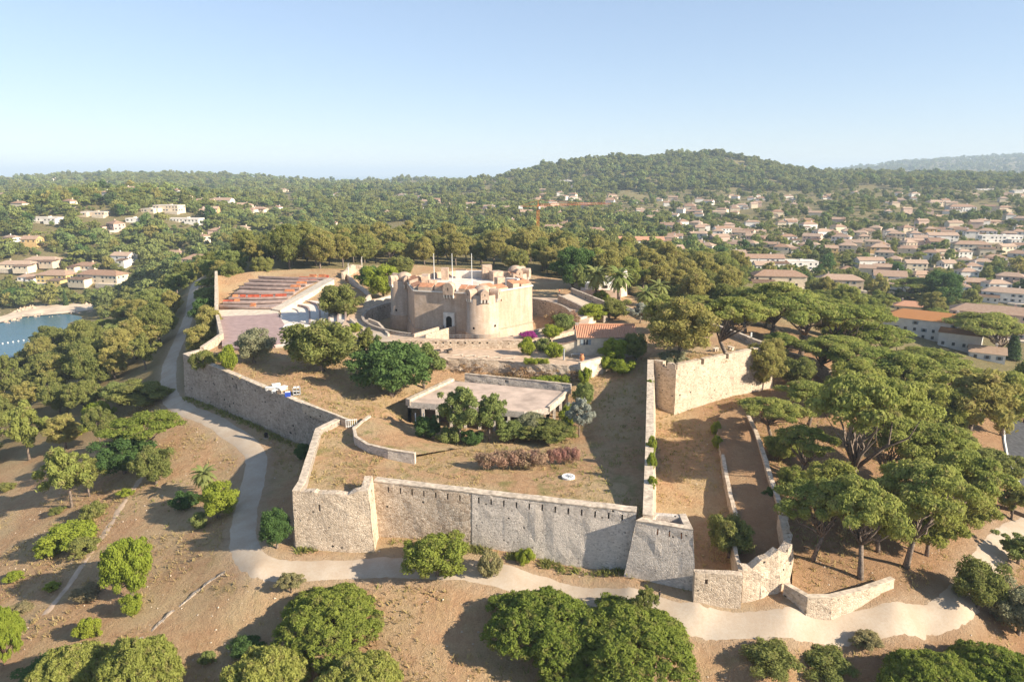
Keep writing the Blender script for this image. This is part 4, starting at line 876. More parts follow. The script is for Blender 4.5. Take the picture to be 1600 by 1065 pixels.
# people, small figures far below: one skinned body each
def person(label, p, rz, shirt, trousers):
    t = thing('person', label, 'person', p, rz)
    me = bpy.data.meshes.new('body'); V = [(0, 0, .95), (0, 0, 1.2), (0, 0, 1.42), (0, 0, 1.52), (0, .02, 1.64), (.17, 0, 1.40), (.24, .03, 1.12), (.22, .14, .90), (-.17, 0, 1.40), (-.24, -.02, 1.12), (-.22, .1, .90), (.1, 0, .9), (.12, .06, .5), (.12, -.04, .06), (.12, .14, .04), (-.1, 0, .9), (-.12, .1, .5), (-.12, .06, .06), (-.12, .22, .04)]
    Ed = [(0, 1), (1, 2), (2, 3), (3, 4), (2, 5), (5, 6), (6, 7), (2, 8), (8, 9), (9, 10), (0, 11), (11, 12), (12, 13), (13, 14), (0, 15), (15, 16), (16, 17), (17, 18)]
    rad = [.14, .13, .14, .06, .11, .07, .05, .04, .07, .05, .04, .1, .075, .05, .04, .1, .075, .05, .04]
    me.from_pydata(V, Ed, []); o = link('body', me, None, t)
    md = o.modifiers.new('skin', 'SKIN'); 
    for i, r in enumerate(rad): me.skin_vertices[0].data[i].radius = (r, r)
    me.skin_vertices[0].data[0].use_root = True
    s = o.modifiers.new('sub', 'SUBSURF'); s.levels = 1; s.render_levels = 1
    mt = Mat('clothes'); z = mt.n('ShaderNodeSeparateXYZ'); mt.put(mt.obj(), z.inputs[0])
    c = mt.mix(mt.math('GREATER_THAN', z.outputs[2], .92), trousers, shirt); c = mt.mix(mt.math('GREATER_THAN', z.outputs[2], 1.5), c, (.4, .25, .18)); mt.done(c, .9)
    me.materials.append(mt.m); MB().lathe((0, .0, 1.62), [(.125, 0), (.12, .08), (.07, .14), (.01, .15)], 10).build('hair', M['black'], t, True)
    return t
p = G(1030, 938); person('person in dark clothes walking at the foot of the buttress tower', p, R(80), (.03, .03, .035), (.05, .045, .05))
person('person in an orange top at the head of the ramp beside the keep', (*W(874,459,2.7), 2.7), R(200), (.55, .2, .12), (.04, .04, .05))
# picnic furniture on the right bastion
for i, (px, py) in enumerate([(1102,541),(1118,548),(1128,545),(1142,546)]):
    t = thing('picnic_table', f'{ordinal(i+1)} from the left of the stone tables on the right bastion terrace', 'table', (*W(px, py, -1.5), -1.55), i*.7, 'stone tables on the bastion')
    MB().box((0, 0, .7), (1.8, .9, .12)).build('top', M['pale'], t); MB().box((-.5, 0, 0), (.3, .7, .7)).build('leg', M['pale'], t); MB().box((.5, 0, 0), (.3, .7, .7)).build('leg', M['pale'], t)
t = thing('wooden_barrier', 'angled timber barrier at the roadside turning on the right slope', 'barrier', G(1560, 798), R(-35))
MB().box((0, 0, .5), (4.5, .25, .8)).build('plank', M['wood'], t); MB().box((3.4, -.8, .3), (2.8, .25, .8), -.5).build('plank', M['wood'], t)
for x in (-2, 2): MB().box((x, 0, 0), (.25, .25, 1.4)).build('post', M['wood'], t)
# line of loose stones down the left slope
ln = smooth_line([G(*q) for q in [(352,893),(330,905),(300,930),(268,955),(235,985),(208,1002)]], 7)
wall_thing('stone_kerb', 'thin sunken line of stones running down the left slope from the path', [(q[0], q[1], ground(*q)+.12, ground(*q)-.6) for q in ln], .35, M['stone_dark'], .0, jag=.15, rough=.15, cap=False, step=1)

# ------------------------------------------------------------------ plants: trunk and crown shapes
def unit(n, r): v = r.normal(size=(n, 3)); return v/np.linalg.norm(v, axis=1, keepdims=True)
def leaves(name, clumps, per, size, r, up=.0, jit=.55, elong=1.6, shell=.55):
    """small leaf faces spread over and inside many clumps; clumps = (centre, radii)"""
    C = np.array([c for c, _ in clumps]); RR = np.array([q for _, q in clumps])
    wgt = (RR[:, 0]*RR[:, 1])**.9; cnt = np.maximum(6, (per*len(C)*wgt/wgt.sum()).astype(int)); idx = np.repeat(np.arange(len(C)), cnt); n = len(idx)
    d = unit(n, r); d[:, 2] = np.where(r.random(n) < up, np.abs(d[:, 2]), d[:, 2])
    rad = (shell+(1.06-shell)*r.random((n, 1)))*np.where(r.random((n, 1)) < .14, 1.0+.35*r.random((n, 1)), 1.0)
    P = C[idx]+d*RR[idx]*rad
    nr = d/RR[idx]; nr /= np.linalg.norm(nr, axis=1, keepdims=True); nr = nr+unit(n, r)*jit; nr /= np.linalg.norm(nr, axis=1, keepdims=True)
    t = np.cross(nr, unit(n, r)); t /= np.linalg.norm(t, axis=1, keepdims=True)+1e-9; b = np.cross(nr, t)
    s = (size*(.6+.8*r.random((n, 1))))
    V = np.stack([P-t*s*elong*.5, P+b*s*.5+t*s*.1, P+t*s*elong*.6, P-b*s*.5+t*s*.05], 1)
    return tri_mesh(name, V.reshape(-1, 3), 4)
def limbs(name, root, forks, r0, r, n=6):
    """trunk from the ground to the fork, then bent limbs to points in the crown"""
    mb = MB(); base = Vector((0, 0, -.6)); fk = Vector(root)
    mid_ = base.lerp(fk, .5)+Vector((r.normal()*.12*fk.z*.3, r.normal()*.12*fk.z*.3, 0))
    mb.tube([base, mid_, fk], [r0*1.25, r0*.9, r0*.72], n)
    for e in forks:
        e = Vector(e); L = (e-fk).length; q = fk.lerp(e, .33)+Vector((r.normal()*.09*L, r.normal()*.09*L, .02*L)); q2 = fk.lerp(e, .68)+Vector((r.normal()*.07*L, r.normal()*.07*L, -.03*L))
        mb.tube([fk-Vector((0, 0, .15)), q, q2, e], [r0*.5, r0*.34, r0*.2, r0*.07], max(4, n-2))
    return mb.mesh(name, True)
PROTO = {}
def proto(kind, crown, trunk, w, h): PROTO.setdefault(kind, []).append((crown, trunk, w, h))
def mk_umbrella(seed, per=300, size=.21, nc=58):
    r = np.random.default_rng(seed); Rr, H = 6.0, 10.0; cl = []
    off = r.normal(size=2)*.8
    for i in range(nc):
        q = Rr*.92*math.sqrt((i+.5)/nc); a = i*2.39996+r.normal()*.25; kk = 1+.16*math.sin(2*a+seed)+.13*math.sin(5*a+2*seed); x, y = q*math.cos(a)*kk, q*math.sin(a)*kk
        if r.random() < .1: continue
        z = H-1.0-2.1*(q/Rr)**2+r.normal()*.3; k = .8+.5*r.random(); cl.append(((x+off[0], y+off[1], z), (1.12*k, 1.12*k, .5*k)))
    for i in range(nc//4):
        q = Rr*.75*math.sqrt(r.random()); a = r.random()*6.28; cl.append(((q*math.cos(a), q*math.sin(a), H-2.6-1.2*(q/Rr)+r.normal()*.3), (1.0, 1.0, .5)))
    cr = leaves('crown', cl, per, size, r, up=.55, jit=.7)
    fk = (r.normal()*1.1, r.normal()*1.1, H*(.2+.14*r.random())); tk = limbs('trunk', fk, [(c[0][0]*.88, c[0][1]*.88, c[0][2]-.3) for c in cl[3:nc:3]], .40, r)
    return cr, tk, 2*Rr*1.06, H
def mk_round(seed, Rr, H, zc, vz, nc, cr_r, per, size, trunk_r=.35, fork=.3, up=.35, jit=.6, elong=1.5, hollow=.55):
    r = np.random.default_rng(seed); cl = []; g = 0
    while len(cl) < nc and g < 9000:
        g += 1; d = unit(1, r)[0]; k = (hollow+(1-hollow)*r.random())**.7
        lump = 1+.22*math.sin(2.3*d[0]*3+seed)+.18*math.sin(4*d[1]+seed*1.7)
        c = np.array([d[0]*Rr*.82*k*lump, d[1]*Rr*.82*k*lump, zc+d[2]*vz*.85*k])
        if c[2] < .35*cr_r: continue
        if any(np.linalg.norm(c-np.array(o[0])) < cr_r*.55 for o in cl): continue
        q = cr_r*(.5+.85*r.random()); cl.append((tuple(c), (q, q, q*.78)))
    crn = leaves('crown', cl, per, size, r, up=up, jit=jit, elong=elong)
    fk = (r.normal()*.2, r.normal()*.2, H*fork); tk = limbs('trunk', fk, [c[0] for c in cl[::3]], trunk_r, r)
    return crn, tk, 2*Rr, H
for s in range(4): proto('umbrella', *mk_umbrella(20+s))
for s in range(4): proto('aleppo', *mk_round(40+s, 5.0, 11.0, 6.6, 4.6, 84, 1.1, 215, .2, .32, .35, .3, .85, 2.5, .45))
for s in range(3): proto('oak', *mk_round(60+s, 4.0, 6.6, 3.7, 3.0, 84, .85, 210, .18, .3, .22, .35, .75, 1.8, .45))
for s in range(3): proto('bush', *mk_round(70+s, 2.5, 2.7, 1.15, 1.5, 50, .55, 180, .13, .1, .15, .35, .75, 1.7, .45))
def mk_dome(seed):
    r = np.random.default_rng(seed); Rr, H, nc = 6.0, 6.4, 400; cl = []; ph = r.random(4)*6
    for i in range(nc):
        q = math.sqrt((i+.5)/nc); a = i*2.39996+r.normal()*.2; k = Rr*(1+.10*math.sin(2*a+ph[0])+.09*math.sin(5*a+ph[1])+.05*math.sin(9*a+ph[2]))
        z = H*(.33+.62*math.sqrt(max(0, 1-.97*q*q)))+r.normal()*.22+.3*math.sin(1.3*q*k*math.cos(a)+ph[3])*math.sin(1.1*q*k*math.sin(a)); e = .42+.26*r.random(); cl.append(((q*k*math.cos(a), q*k*math.sin(a), z), (e, e, e*.85)))
    for i in range(60): q = .9*math.sqrt(r.random()); a = r.random()*6.28; cl.append(((q*Rr*math.cos(a), q*Rr*math.sin(a), H*(.28+.4*(1-q))+r.normal()*.3), (.5, .5, .4)))
    fk = (r.normal()*.4, r.normal()*.4, H*.2); tk = limbs('trunk', fk, [(c[0][0]*.9, c[0][1]*.9, c[0][2]-.4) for c in cl[5:nc:13]], .3, r)
    return leaves('crown', cl, 110, .15, r, .5, .75, 2.4, .5), tk, 2*Rr*1.05, H
for s in range(3): proto('tuftpine', *mk_dome(80+s))
for s in range(2): proto('airy', *mk_round(90+s, 3.6, 7.5, 4.6, 2.9, 64, .62, 150, .17, .2, .4, .4, .9, 2.2, .3))
for s in range(2):
    r = np.random.default_rng(100+s); cl = []
    for i in range(34):
        z = .4+8.2*i/34; q = 1.15*(1-(i/34)**1.6)+.12; a = i*2.4; cl.append(((q*.45*math.cos(a), q*.45*math.sin(a), z), (q*.7, q*.7, .75)))
    proto('cypress', leaves('crown', cl, 150, .17, r, .5, .5, 2.0), limbs('trunk', (0, 0, 2.2), [(0, 0, 6)], .16, r), 2.5, 9.0)
for s in range(3):      # hedge-like long shrub
    r = np.random.default_rng(110+s); cl = [((-4+8*i/15+r.normal()*.2, r.normal()*.5, .7+r.random()*.8), (.85, .8, .7)) for i in range(16)]
    cl += [((-4+8*i/15, r.normal()*.4, 1.5+r.random()*.4), (.7, .7, .6)) for i in range(16)]
    proto('hedge', leaves('crown', cl, 260, .14, r, .3, .6), limbs('trunk', (0, 0, .5), [(-3, 0, 1.4), (-1.5, 0, 1.5), (1.5, 0, 1.5), (3, 0, 1.4)], .1, r), 9.4, 2.7)
# distant trees: fewer, larger leaves
for s in range(3): proto('far_umbrella', *mk_umbrella(120+s, 42, .72, 26))
for s in range(4): proto('far_round', *mk_round(130+s, 5.0, 9.0, 5.0, 4.2, 26, 1.7, 46, .72, .3, .25, .4, .7))
def mk_palm(seed):
    r = np.random.default_rng(seed); V = []
    for i in range(46):
        a = i*2.39996; el = 1.15-1.75*(i/46)+r.normal()*.08; L = 3.3+.5*r.random(); p = np.array([0, 0, 5.6]); d = np.array([math.cos(a)*math.cos(el), math.sin(a)*math.cos(el), math.sin(el)]); sd = np.array([-math.sin(a), math.cos(a), 0])
        prev = p
        for k in range(7):
            d = d+np.array([0, 0, -.17]); d /= np.linalg.norm(d); nx_ = prev+d*L/7; w = .5*math.sin(math.pi*(k+.6)/7.6)+.05; dn = np.array([0, 0, -.22*w])
            V += [prev, nx_, nx_+sd*w+dn+d*.2, prev+sd*w+dn+d*.2, prev, prev-sd*w+dn+d*.2, nx_-sd*w+dn+d*.2, nx_]; prev = nx_
    cr = tri_mesh('crown', np.array(V), 4)
    mb = MB(); zz = np.linspace(-.4, 5.5, 14); mb.tube([(0, 0, z) for z in zz], [.34+.05*(i % 2) for i in range(14)], 9); return cr, mb.mesh('trunk'), 7.0, 7.6
for s in range(2): proto('palm', *mk_palm(140+s))
MATS = dict(umbrella=('f_umb', 'bark'), aleppo=('f_alep', 'bark'), oak=('f_oak', 'bark'), bush=('f_lime', 'bark'), tuftpine=('f_bushpine', 'bark_red'), airy=('f_acacia', 'bark'), cypress=('f_cyp', 'bark'), hedge=('f_pink', 'bark'), far_umbrella=('f_far', 'bark'), far_round=('f_far', 'bark'), palm=('f_palm', 'bark'))
BASE = {k: [(c, t, w, h) for c, t, w, h in v] for k, v in PROTO.items()}
for v in BASE.values():
    for c, t, w, h in v: c.materials.append(None); t.materials.append(None)
def dress(o, mat): o.material_slots[0].link = 'OBJECT'; o.material_slots[0].material = M[mat]
KINDNAME = dict(umbrella='umbrella_pine', aleppo='pine_tree', oak='leafy_tree', bush='shrub', tuftpine='bushy_pine', airy='slender_tree', cypress='cypress_tree', hedge='flowering_hedge', palm='palm_tree', far_umbrella='umbrella_pine', far_round='garden_tree')
CAT = dict(umbrella='tree', aleppo='tree', oak='tree', bush='shrub', tuftpine='tree', airy='tree', cypress='tree', hedge='hedge', palm='palm', far_umbrella='tree', far_round='tree')
KEEPOUT = []        # (x, y, radius) where no scattered tree may stand
PLACED = []
def plant(kind, p, w, h, label=None, leaf=None, group=None, sink=0.0, name=None, parts=True):
    """w, h in metres"""
    i = random.randrange(len(BASE[kind])); lf, bk = MATS[kind]; c, t, w0, h0 = BASE[kind][i]
    rz = random.uniform(0, 6.28) if kind != 'hedge' else random.uniform(-.1, .1); s = (w/w0, w/w0, h/h0)
    nm = name or KINDNAME[kind]
    if parts:
        o = bpy.data.objects.new(nm, None); COL.objects.link(o)
        for n_, me_ in (('trunk', t), ('crown', c)):
            ch = bpy.data.objects.new(n_, me_); COL.objects.link(ch); ch.parent = o; dress(ch, bk if n_ == 'trunk' else (leaf or lf))
    else:
        o = bpy.data.objects.new(nm, c); COL.objects.link(o); dress(o, leaf or lf)
    o.location = (p[0], p[1], p[2]-sink); o.rotation_euler.z = rz; o.scale = s
    if label: o['label'] = label
    o['category'] = CAT[kind]
    if group: o['group'] = group
    PLACED.append((p[0], p[1], w*.5)); return o
def px_plant(kind, cx, yb, wpx, hpx, label, leaf=None, **kw):
    """a plant whose foot shows at (cx, yb); its size follows from its apparent width and height there"""
    low = kind in ('tuftpine', 'oak', 'bush', 'hedge'); sn = math.sin(PITCH+math.atan((yb-532.5)/FPX)); fp = (.35 if kind != 'hedge' else .12) if low else 0
    p = G(cx, yb-fp*wpx*sn); dep = proj(*p)[2]; w = wpx*dep/FPX
    T = hpx-fp*wpx*sn-(.05*wpx if kind in ('tuftpine', 'umbrella') else 0); aa = .45*wpx*sn
    c0, c1 = dict(tuftpine=(.33, .65), umbrella=(.78, .22), oak=(.55, .45), bush=(.45, .55), hedge=(.5, .5)).get(kind, (.6, .4)); lo, hi = 0.0, 400.0
    for _ in range(30):
        mdl = (lo+hi)/2
        if c0*mdl+math.hypot(c1*mdl, aa if kind != 'hedge' else aa*.3) > T: hi = mdl
        else: lo = mdl
    h = max(lo*dep/FPX/math.sqrt(1-sn*sn), w*(.3 if kind != 'tuftpine' else .38))
    return plant(kind, p, w, h, label, leaf, **kw)
for kind, cx, yb, wp, hp, leaf, label in [
 # foreground slope
 ('tuftpine',517,1038,170,104,None,'broad domed pine on the slope below the path, left of centre'),
 ('tuftpine',848,1052,178,132,None,'dense rounded pine below the path, left one of the pair'),
 ('tuftpine',985,1085,200,124,None,'wide green pine cut by the lower edge, right one of the pair'),
 ('tuftpine',905,1100,150,110,None,'pale green pine lobe in front of the foreground pair'),
 ('tuftpine',118,1125,130,112,'f_olivepine','yellow-olive pine at the bottom left corner, left one of two'),
 ('tuftpine',222,1135,136,128,'f_olivepine','yellow-olive pine at the bottom left corner, right one of two'),
 ('tuftpine',415,1160,150,136,'f_olivepine','yellowish pine top at the bottom edge below the domed pine, left one'),
 ('tuftpine',560,1160,160,132,'f_olivepine','yellowish pine top at the bottom edge below the domed pine, right one'),
 ('tuftpine',1452,1150,160,130,None,'bright green pine crown at the bottom right edge, left lobe'),
 ('tuftpine',1560,1150,165,136,None,'bright green pine crown at the bottom right edge, right lobe'),
 ('tuftpine',5,1055,70,95,'f_lime','yellow-green pine at the extreme left bottom edge'),
 ('oak',80,1090,110,60,'f_fig','dark green low bush at the bottom left edge'),
 ('oak',684,920,108,88,'f_bushpine','bright young pine standing on the edge of the front path'),
 ('bush',765,905,40,45,'f_dry','thin dry shrub touching the young pine at the path'),
 ('airy',1004,970,46,54,'f_oak','small slender olive-green tree at the path below the buttress tower'),
 ('airy',455,925,46,32,'f_dry','sparse dry shrub with bare twigs below the path bend'),
 ('bush',822,884,32,28,'f_lime','small bright shrub at the foot of the front wall'),
 ('bush',1205,1062,100,66,'f_oak','loose green shrub below the path at the right'),
 ('bush',1290,1068,100,50,'f_oak','low straggly shrub right of the loose green shrub'),
 ('bush',385,1030,60,40,'f_fig','dark shrub in the shade beside the domed pine'),
 ('bush',325,1040,28,24,'f_acacia','tiny grey-green tuft left of the dark shrub'),
 ('bush',1355,1020,50,35,'f_dry','bare brown bush on the bank below the curving wall'),
 ('oak',1525,965,88,88,None,'dark leafy shrub left of the grey one at the right edge'),
 ('oak',1590,1010,90,95,'f_grey','grey-leaved shrub at the lower right edge'),
 # left slope
 ('oak',206,950,72,108,'f_lime','tall bright yellow-green bush on the bare left slope'),
 ('bush',207,965,36,38,'f_lime','small bush growing at the foot of the tall bright bush'),
 ('bush',185,905,50,50,'f_fig','dark green bush at the shaded side of the bright bush'),
 ('bush',141,1002,42,38,'f_lime','round green shrub low on the left slope'),
 ('bush',112,868,88,54,'f_lime','wide green shrub on the middle of the left slope'),
 ('bush',75,878,40,32,'f_lime','light green shrub left of the wide one'),
 ('bush',133,872,52,34,'f_oak','olive shrub at the right foot of the wide one'),
 ('bush',145,815,44,32,'f_oak','olive shrub above the wide green shrub'),
 ('bush',135,942,52,24,'f_dry','dry straw-coloured shrub above the round green one'),
 ('bush',82,925,28,18,'f_lime','small faint tuft on the left slope'),
 ('bush',23,912,30,22,'f_lime','small yellowish shrub at the left edge'),
 ('bush',30,968,46,26,'f_dry','dry brownish shrub at the left edge'),
 ('oak',343,818,62,64,'f_lime','bright yellow-green bush beside the path bend'),
 ('bush',312,828,30,28,'f_acacia','green ball shrub at the foot of the bright bush by the path'),
 ('bush',290,800,44,34,'f_fig','dark shrub left of the bright bush by the path'),
 ('oak',243,765,62,66,'f_oak','dense green tree in the row above the bare slope, right end'),
 ('oak',196,752,86,72,'f_fig','blue-green fig tree in the row above the bare slope'),
 ('umbrella',228,712,112,80,'f_bushpine','flat-topped bright pine on the bank left of the path'),
 ('oak',225,645,92,52,'f_oak','spreading olive-green tree at the path below the left wall'),
 ('airy',112,792,84,98,'f_umb','thin pine with a bare leaning trunk on the left slope'),
 ('airy',140,775,56,62,'f_oak','small tree leaning against the thin pine'),
 ('airy',46,718,68,92,'f_umb','thin upright pine at the left with a clean trunk'),
 ('bush',120,685,40,22,'f_lime','pale shrub between the two thin pines'),
 ('bush',155,665,44,40,'f_lime','bright bush behind the flat-topped pine'),
 ('bush',90,805,28,14,'f_oak','tiny dark shrub at the foot of the thin pine'),
 ('bush',197,778,26,16,'f_lime','tiny bright shrub below the fig tree'),
 ('bush',10,770,26,18,'f_oak','tiny shrub on the left edge of the slope'),
 ('bush',30,690,26,16,'f_oak','tiny shrub by the foot of the upright pine'),
 ('oak',432,866,56,70,'f_fig','dark fig bush against the corner of the left bastion'),
 ('bush',478,722,32,30,'f_fig','small dark bush in the shaded corner below the flank wall'),
 ('aleppo',250,538,62,66,'f_oak','leafy pine leaning over the left edge of the upper path'),
 ('oak',246,492,60,44,'f_acacia','low light tree where the upper path disappears'),
 ('aleppo',214,560,70,64,None,'olive pine left of the leaning one at the upper path'),
 # inside the fort
 ('oak',399,572,66,58,'f_grey','grey-green olive tree at the edge of the stage'),
 ('bush',357,580,32,40,'f_lime','bright leafy bush at the stage corner'),
 ('bush',318,578,42,32,'f_oak','shrub overhanging the corner of the left wall'),
 ('oak',505,592,122,92,None,'broad olive-green oak in the left court'),
 ('oak',532,506,76,62,None,'round oak above the curved theatre steps'),
 ('oak',320,515,40,50,'f_fig','dark bush on the outer side of the theatre wall'),
 ('oak',613,632,122,100,'f_fig','big dark green fig tree beside the flat-roofed building'),
 ('airy',662,606,76,72,'f_acacia','feathery lighter tree at the right of the fig'),
 ('airy',575,556,40,45,'f_oak','small tree beside the ramp to the keep'),
 ('cypress',564,556,18,38,None,'left one of the two small cypresses near the ramp'),
 ('cypress',590,556,16,34,None,'right one of the two small cypresses near the ramp'),
 ('bush',554,520,24,16,'f_lime','lime-green shrub at the top of the ramp'),
 ('airy',720,692,84,90,'f_acacia','taller feathery acacia in front of the flat-roofed building'),
 ('airy',765,690,62,78,'f_acacia','second feathery acacia before the flat-roofed building'),
 ('oak',668,692,50,42,'f_fig','leafy shrub at the left front of the flat-roofed building'),
 ('bush',705,697,46,32,'f_acacia','low shrub under the acacias'),
 ('bush',738,698,40,28,'f_fig','small dark shrub beneath the second acacia'),
 ('oak',800,696,56,40,'f_acacia','bushy green shrub before the open bays'),
 ('oak',858,700,84,48,'f_oak','wide green shrub at the right front of the flat-roofed building'),
 ('oak',830,690,60,46,'f_grey','pale twiggy shrub near the chamfered corner'),
 ('airy',905,682,46,62,'f_silver','silvery shrub at the right of the flat-roofed building'),
 ('oak',912,640,36,44,'f_acacia','green shrub behind the silvery one'),
 ('bush',885,672,30,40,'f_lime','climber hanging at the corner of the flat-roofed building'),
 ('hedge',800,738,112,34,None,'pink flowering oleander hedge on the lawn, longer left piece'),
 ('hedge',880,728,52,32,'f_pink','short brownish pink hedge piece at the right end of the oleanders'),
 ('bush',822,556,28,29,'f_lime','clipped yellow-green bush on the court'),
 ('bush',849,550,32,22,'f_acacia','dark trimmed shrub between the two clipped bushes'),
 ('bush',866,560,32,26,'f_lime','clipped green bush nearest the house'),
 ('bush',825,530,32,12,'f_magenta','magenta bougainvillea trailing over the court wall'),
 ('bush',862,528,34,22,'f_lime','yellow-green shrub in the moat garden'),
 ('bush',880,518,40,30,'f_acacia','flowering shrub behind the lean-to'),
 ('bush',893,512,30,26,'f_pink','rust and pink shrub at the left end of the tiled roof'),
 ('oak',925,506,48,32,'f_lime','yellowish shrub behind the tiled roof'),
 ('oak',960,502,50,36,'f_oak','olive shrub behind the right of the tiled roof'),
 ('oak',958,574,44,46,'f_lime','climbing greenery over the right half of the house'),
 ('oak',992,567,46,46,'f_oak','leafy mass at the right end of the house'),
 ('bush',972,585,46,26,'f_lime','bright shrub below the house on the lane edge'),
 ('bush',945,578,26,22,'f_lime','small bright shrub at the corner of the terrace wall'),
 ('hedge',860,606,62,22,'f_lime','ivy-green hedge over the low wall by the flat roof'),
 ('hedge',838,572,40,15,'f_lime','ivy patch hanging over the court retaining wall'),
 ('bush',914,602,24,28,'f_lime','ivy bush at the top of the small steps'),
 ('oak',1140,884,76,78,'f_oak','round bushy olive-green tree at the near end of the ditch'),
 ('bush',1118,680,20,22,'f_lime','upper green tuft on the wall splitting the ditch'),
 ('bush',1121,702,18,22,'f_lime','lower green tuft on the wall splitting the ditch'),
 ('bush',1203,788,26,26,'f_fig','dark ball shrub on the upper ditch strip'),
 # around the keep
 ('oak',600,470,60,56,'f_lime','bright green small tree left of the keep'),
 ('oak',578,455,46,40,'f_fig','dark green bush left of the keep near the white pole'),
 ('oak',625,440,46,40,'f_oak','bushy tree behind the left tower of the keep'),
 ('palm',931,470,44,56,None,'left one of the tall palms behind the keep ramp'),
 ('palm',966,475,46,60,None,'right one of the tall palms, before the ruined tower'),
 ('palm',1008,492,40,46,None,'palm with orange fruit right of the ruined tower'),
 ('palm',1028,478,38,42,None,'palm half hidden behind the fruiting palm'),
 ('palm',322,775,42,48,None,'small palm on the bank beside the path bend'),
 ('oak',895,455,66,70,'f_fig','tall dark green tree behind the ramp'),
 ('airy',905,462,30,50,'f_acacia','slim light tree in front of the tall dark tree'),
 ('bush',940,474,30,20,'f_lime','shrub under the left palm'),
 ('airy',1000,505,40,34,'f_silver','pale flowering shrub on the lane'),
 # right: terrace pines and umbrella pines
 ('aleppo',1062,566,108,100,None,'big rounded pine at the left end of the right bastion'),
 ('umbrella',1140,556,104,100,None,'airy pine with forked pale trunks on the bastion terrace'),
 ('bush',1050,572,50,26,'f_grey','grey shrub at the foot of the rounded bastion pine'),
 ('aleppo',1035,520,70,60,'f_umb','dark pine behind the fruiting palm'),
 ('umbrella',1330,775,170,210,None,'largest umbrella pine with white forking limbs on the right slope'),
 ('umbrella',1207,688,100,80,None,'small dense umbrella pine nearest the bastion foot'),
 ('umbrella',1248,748,92,90,None,'low umbrella pine beside the crooked ditch wall'),
 ('umbrella',1268,875,120,130,None,'leaning umbrella pine above the ragged ditch end'),
 ('umbrella',1345,905,140,165,'f_umb','front pine with splayed trunk above the curving wall'),
 ('umbrella',1415,885,150,175,None,'spreading pine right of the splayed-trunk pine'),
 ('umbrella',1478,845,125,150,None,'rightmost of the front row of spreading pines'),
 ('umbrella',1440,780,130,130,None,'wide pine behind the spreading front pines'),
 ('umbrella',1385,760,110,120,None,'pine between the largest umbrella pine and the front row'),
 ('airy',1512,700,130,130,'f_alep','olive feathery tree standing in the bare red clearing'),
 ('oak',1535,775,100,80,'f_oak','rounded scrubby tree above the roadside barrier'),
 ('oak',1480,725,84,66,'f_oak','low green tree left of the scrubby roadside tree'),
 ('aleppo',1410,648,110,98,'f_umb','tall green pine behind the largest umbrella pine'),
 ('umbrella',1345,620,120,90,None,'umbrella pine right of the bastion corner, nearer one'),
 ('umbrella',1290,590,110,80,None,'umbrella pine over the sunken way wall'),
 ('umbrella',1250,555,130,105,None,'tall forked umbrella pine behind the bastion parapet'),
 ('umbrella',1205,530,110,100,None,'umbrella pine behind the bastion lamp post'),
 ('umbrella',1310,560,120,100,None,'second umbrella pine of the row above the sunken way'),
 ('umbrella',1368,578,118,80,None,'third umbrella pine of the row above the sunken way'),
 ('umbrella',1432,602,125,72,None,'fourth umbrella pine of the row above the sunken way'),
 ('umbrella',1482,628,110,70,None,'last umbrella pine of the row above the sunken way'),
 ('aleppo',1565,680,90,100,'f_umb','dark pine at the right edge above the road'),
 ('aleppo',1600,660,80,100,'f_umb','pine cut by the right edge above the road'),
 ('airy',1580,810,60,60,'f_oak','small bent tree at the roadside barrier'),
 ('airy',1590,880,80,50,'f_acacia','thin low tree at the right edge of the track'),
 ('aleppo',1302,812,96,92,'f_olivepine','feathery yellow-green pine between the leaning pine and the largest umbrella pine'),
 ('aleppo',1372,862,104,110,'f_olivepine','yellow-green pine filling the gap between the splayed and spreading pines'),
 ('aleppo',1448,868,100,104,'f_olivepine','drooping yellow-green pine at the foot of the right front row'),
 ('aleppo',1506,838,86,92,'f_umb','rounded pine at the right end of the front pine belt'),
 ('aleppo',1410,720,100,92,'f_umb','rounded pine behind the wide pine of the belt'),
 ('aleppo',1460,690,96,90,'f_olivepine','yellow-green pine on the edge of the red clearing'),
 ('oak',1238,780,56,52,'f_umb','bushy young pine overhanging the crooked ditch wall, lower'),
 ('oak',1222,728,60,50,'f_umb','bushy young pine overhanging the crooked ditch wall, upper'),
 ('umbrella',1262,665,96,80,None,'umbrella pine behind the small one at the bastion foot'),
 ('aleppo',1330,650,100,90,'f_olivepine','soft yellow-green pine above the largest umbrella pine'),
 ('umbrella',1165,520,90,70,None,'umbrella pine left of the lamp post at the back of the bastion'),
 ('umbrella',1550,560,120,80,None,'flat green umbrella pine beside the orange-roofed building'),
 ('cypress',1580,562,24,48,None,'dark pointed cypress at the right edge'),
 ('umbrella',1430,470,90,44,None,'flat dark umbrella pine behind the orange-roofed building'),
 ('oak',1465,485,66,62,'f_fig','tall dark leafy tree behind the orange-roofed building'),
]:
    px_plant(kind, cx, yb, wp, hp, label, leaf)
for px, py, z, w, h, nm in [(1016,606,-2.6,1.8,2.0,'small ivy tuft high on the long rampart wall'), (1018,706,-4.4,1.7,3.0,'tall ivy curtain on the middle of the long rampart wall'), (1018,733,-5.0,1.9,3.0,'ivy clump on the long rampart wall just below the tall curtain'), (1019,762,-5.6,1.6,2.0,'lowest ivy clump on the long rampart wall')]:
    plant('bush', W3(px, py, z), w, h, nm, 'f_lime', name='ivy')
t = [o for o in COL.objects if o.name.startswith('palm_tree')]
for o in t:
    c = MB()
    for k in range(9): a = k*.7; c.tube([(0, 0, 5.5), (.5*math.cos(a), .5*math.sin(a), 5.2), (.9*math.cos(a), .9*math.sin(a), 4.5)], [.06, .14, .2], 5)
    c.build('fruit_cluster', M['orange'], o)

